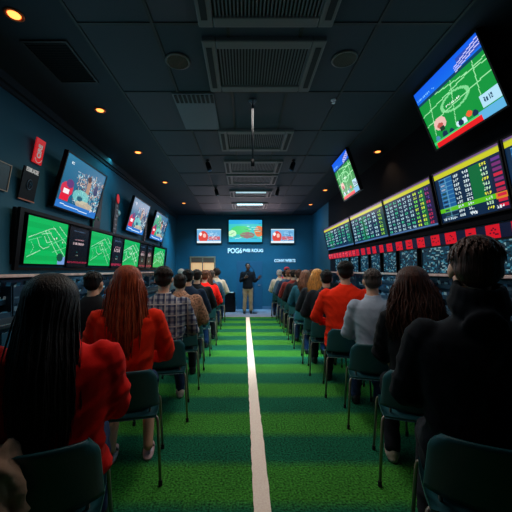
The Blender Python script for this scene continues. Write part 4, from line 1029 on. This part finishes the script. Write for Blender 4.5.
extra = [
 (-1.45,.0095, 'person with short black hair seated left of and behind the red hooded sweatshirt', dict(s=.97, w=1.0, top=K['black'], style='jacket', hair='short', hmat=H_['black'], trous=K['charcoal'], shoe=S['k'], seed=13, vox=.014, namech='jacket')),
 (-1.5,.0238, 'person with white hair seated by the left counter near the far end', dict(s=1.02, w=1.0, top=K['grey'], style='sweater', hair='short', hmat=H_['white'], trous=K['jeans'], shoe=S['k'], seed=6, vox=.014)),
 (-1.5,.0275, 'person with brown hair seated by the left counter, below the lit serving window', dict(s=1.0, w=1.0, top=K['navy'], style='sweater', hair='short', hmat=H_['brown'], trous=K['jeans'], shoe=S['k'], seed=6, vox=.014)),
 (1.72,.0207, 'person with black hair in the outer right column beyond the orange red sweater', dict(s=1.0, w=1.05, top=K['black'], style='sweater', hair='short', hmat=H_['black'], trous=K['charcoal'], shoe=S['k'], seed=6, vox=.014)),
 (1.72,.0252, 'person with chestnut hair in the outer right column', dict(s=1.0, w=1.05, top=K['maroon'], style='sweater', hair='wavy', hmat=H_['chest'], trous=K['charcoal'], shoe=S['k'], seed=7, vox=.014)),
 (1.40,.0326, 'person wearing a bright red cap near the back wall on the right', dict(s=1.10, w=1.1, top=K['red'], style='sweater', hair='short', hmat=H_['dark'], trous=K['charcoal'], shoe=S['k'], seed=6, vox=.014, hat=mat('red_cap_cloth', (215,20,20), .8)))]
for i, (x, zf, lb, kw) in enumerate(extra):
    person(lb, x, zf*D, **kw); chair(x, zf*D, EC[i])

# beige coat thrown over the nearest left chair
b = MB(); cy = .0042*D
b.loft([(.50,-.90,cy-.235,.12,.05),(.58,-.89,cy-.24,.13,.055),(.70,-.885,cy-.245,.135,.055),(.77,-.88,cy-.235,.12,.055),(.805,-.88,cy-.225,.09,.04)], 24, 2.6)
b.limb([(-.80,cy-.28,.745),(-.785,cy-.29,.62),(-.79,cy-.285,.48)],[.04,.045,.04])
m_ = remesh(b, .009, 3); wrinkle(m_, .02, 21, (8,8,6)); th = face(XA, .0042); o = link('coat', m_, cloth('beige_coat_cloth', (150,118,98), .2)); o.matrix_world = Matrix.Translation((XA,cy,0)) @ Matrix.Rotation(th,4,'Z') @ Matrix.Translation((-XA-.09,-cy,0)); tag(o, 'beige coat draped over the chair back at the bottom left corner', 'coat')

# ------------------------------------------------------------------ presenter, standing and facing the audience
def presenter(x, y, sc):
    J = dict(neck=Vector((0,0,1.48)), head=Vector((0,.02,1.63)))
    rot = Matrix.Rotation(R(10),3,'Z'); H = J['head']
    T = [(.86,0,0,.155,.105),(.95,0,0,.165,.11),(1.05,0,0,.15,.10),(1.15,0,0,.155,.10),(1.27,0,0,.175,.11),(1.36,0,0,.19,.105),(1.42,0,0,.17,.09),(1.46,0,0,.1,.075),(1.49,0,0,.06,.06)]
    arms = [[(-.185,0,1.39),(-.27,-.03,1.12),(-.2,.2,1.08)], [(.185,0,1.39),(.25,-.02,1.14),(.10,.2,1.25)]]
    # local +Y faces the viewer after the half turn; local -X is then the picture's right
    arms[0] = [(-.185,0,1.39),(-.25,.02,1.13),(-.36,.22,1.22)]
    b = MB(); b.loft([(z,cx,cy,hx-.012,hy-.012) for z,cx,cy,hx,hy in T]); b.limb([(0,0,1.44),(0,.008,1.57)],[.056,.05]); head_prims(b, H, rot)
    for a in arms: b.limb([Vector(q) for q in a], [.05,.038,.026])
    legs = [[(-.09,0,.88),(-.1,.02,.48),(-.11,-.01,.09)],[(.09,0,.88),(.1,.02,.48),(.12,.0,.09)]]
    for a in legs: b.limb([Vector(q) for q in a], [.085,.055,.037])
    me = remesh(b, .011, 2); bb = to_mb(me); face_details(bb, H, rot)
    hand(bb, arms[0][2], (-.35,.3,.6), (.2,-1,.2), -1, .25); hand(bb, arms[1][2], (-.5,.4,.75), (.6,.5,.2), 1, 1.1)
    root = link('person', bb.mesh('person_body', True), [skb, M['eye'], M['iris'], M['lip'], H_['black']]); root.location = (x,y,-.012); root.scale = (sc,)*3; root.rotation_euler.z = math.pi
    tag(root, 'standing presenter in a dark jacket and khaki trousers holding a microphone, facing the seats', 'person')
    b = MB(); b.loft([(z,cx,cy,hx+.022,hy+.02) for z,cx,cy,hx,hy in T[:-1]])
    for a in arms:
        a = [Vector(q) for q in a]; b.limb([a[0],a[1],a[2].lerp(a[1],.12)], [.078,.062,.045])
    for k in range(12): t = 2*math.pi*k/12; b.ell((.062*math.sin(t),.055*math.cos(t),1.49),(.018,.018,.022),8,6)
    me = remesh(b, .012, 3); wrinkle(me, .008, 31); link('jacket', me, K['charcoal'], root)
    b = MB(); b.loft([(.80,0,0,.15,.1),(.9,0,0,.165,.115),(1.0,0,0,.158,.108)])
    for a in legs: b.limb([Vector(a[0]),Vector(a[1]),Vector(a[2])+Vector((0,0,.02))],[.1,.076,.066])
    me = remesh(b, .012, 2); wrinkle(me, .007, 33); link('trousers', me, K['khaki'], root)
    for a in legs:
        q = Vector(a[2]); b = MB(); b.loft([(.003,q.x,q.y+.07,.045,.135),(.03,q.x,q.y+.07,.047,.138)],20,2.6); b.ell((q.x,q.y+.1,.05),(.044,.1,.038)); b.limb([q,q-Vector((0,.015,.035))],[.045,.05]); link('shoe', remesh(b,.009,2), S['k'], root)
    link('hair', hair_mesh(H, rot, 'short', 17, .014), H_['black'], root)
    h = Vector(arms[1][2])+Vector((-.05,.04,.085)); b = MB(); d = Vector((-.25,-.55,.75)).normalized()
    b.tube([h-d*.09,h+d*.08],[.011,.014],12); b.ell(h+d*.1,(.024,.024,.026)); o = build(b, 'microphone', M['blkm'], None, True); o.matrix_world = Matrix.Translation(root.location) @ Matrix.Rotation(math.pi,4,'Z') @ Matrix.Scale(sc,4)
    tag(o, 'black hand microphone held by the standing presenter', 'microphone')
presenter(.125, 10.15, .93)

# ------------------------------------------------------------------ area lamps without fittings: added washes and fills, extra screen glow
def area(name, loc, tgt, sx, sy, e, col, spread=180):
    L = bpy.data.lights.new(name, 'AREA'); L.shape = 'RECTANGLE'; L.size = sx; L.size_y = sy; L.energy = e; L.color = col; L.spread = R(spread)
    o = bpy.data.objects.new(name, L); C.objects.link(o); o.location = loc; o.rotation_euler = (Vector(tgt)-Vector(loc)).to_track_quat('-Z','Y').to_euler(); return o
area('back_wall_wash', (0, YB-1.5, HC-.12), (0, YB, .9), 3.6, .12, 36, (.12,.62,1), 75)  # blue lamp added to brighten the back wall
area('left_corner_wash', (-1.7, 9.9, HC-.15), (XL, 9.8, 1.7), .2, 1.2, 20, (.08,.7,1), 90)  # small unseen lamp added to light the far left wall
area('back_ceiling_fill', (.05, YB-.45, 2.75), (.05, 7.2, HC), 2.4, .3, 9, (1,.78,.85), 130)  # added pink uplight that lightens the far ceiling, apart from the screens
area('left_wall_fill', (XL+.5, 5.5, HC-.15), (XL, 5.5, 1.8), .1, 9, 40, (.08,.8,1))  # added teal lamp washing the left wall, with no fitting behind it
area('aisle_fill', (.15, 5.7, HC-.12), (.15, 5.7, 0), .5, 8.2, 98, (1,.94,.86))  # added overhead fill for people and turf
area('left_screen_glow', (XL+.32, 5.0, 2.1), (0, 5.0, 2.0), 7.5, 1.1, 20, (.35,.8,1))
area('right_screen_glow', (XR-.35, 5.0, 2.2), (0, 5.0, 2.1), 7.5, .8, 14, (.4,.75,1))
area('left_ledge_fill', (XL+.2, 5, EYE-.09), (XL+.1, 5, 1.0), .04, 7.6, 14, (.3,.75,1))  # lamp added under the ledge to brighten the leaflet racks
area('right_ledge_fill', (XR-.2, 5.4, EYE-.09), (XR-.1, 5.4, 1.0), .04, 6.4, 12, (.3,.75,1))  # same added brightening below the right ledge
area('right_corner_wash', (1.6, 10, HC-.15), (XR, 9.9, 1.6), .2, 1.6, 12, (.2,.6,1))
w = bpy.data.worlds.new('world'); bpy.context.scene.world = w; w.use_nodes = True; w.node_tree.nodes['Background'].inputs[0].default_value = (.01,.02,.03,1); w.node_tree.nodes['Background'].inputs[1].default_value = .3

cam = bpy.data.cameras.new('camera'); co = bpy.data.objects.new('camera', cam); C.objects.link(co)
co.location = (0,0,EYE); co.rotation_euler = (R(90),0,0); cam.sensor_width = 36; cam.lens = 36*D/512; cam.shift_x = 12/512; cam.shift_y = 14/512; cam.clip_start = .05
bpy.context.scene.camera = co
vs_ = bpy.context.scene.view_settings; vs_.view_transform = 'Standard'; vs_.look = 'None'; vs_.exposure = 0; vs_.gamma = 1; vs_.use_curve_mapping = False

bpy.data.scenes.remove(TS)
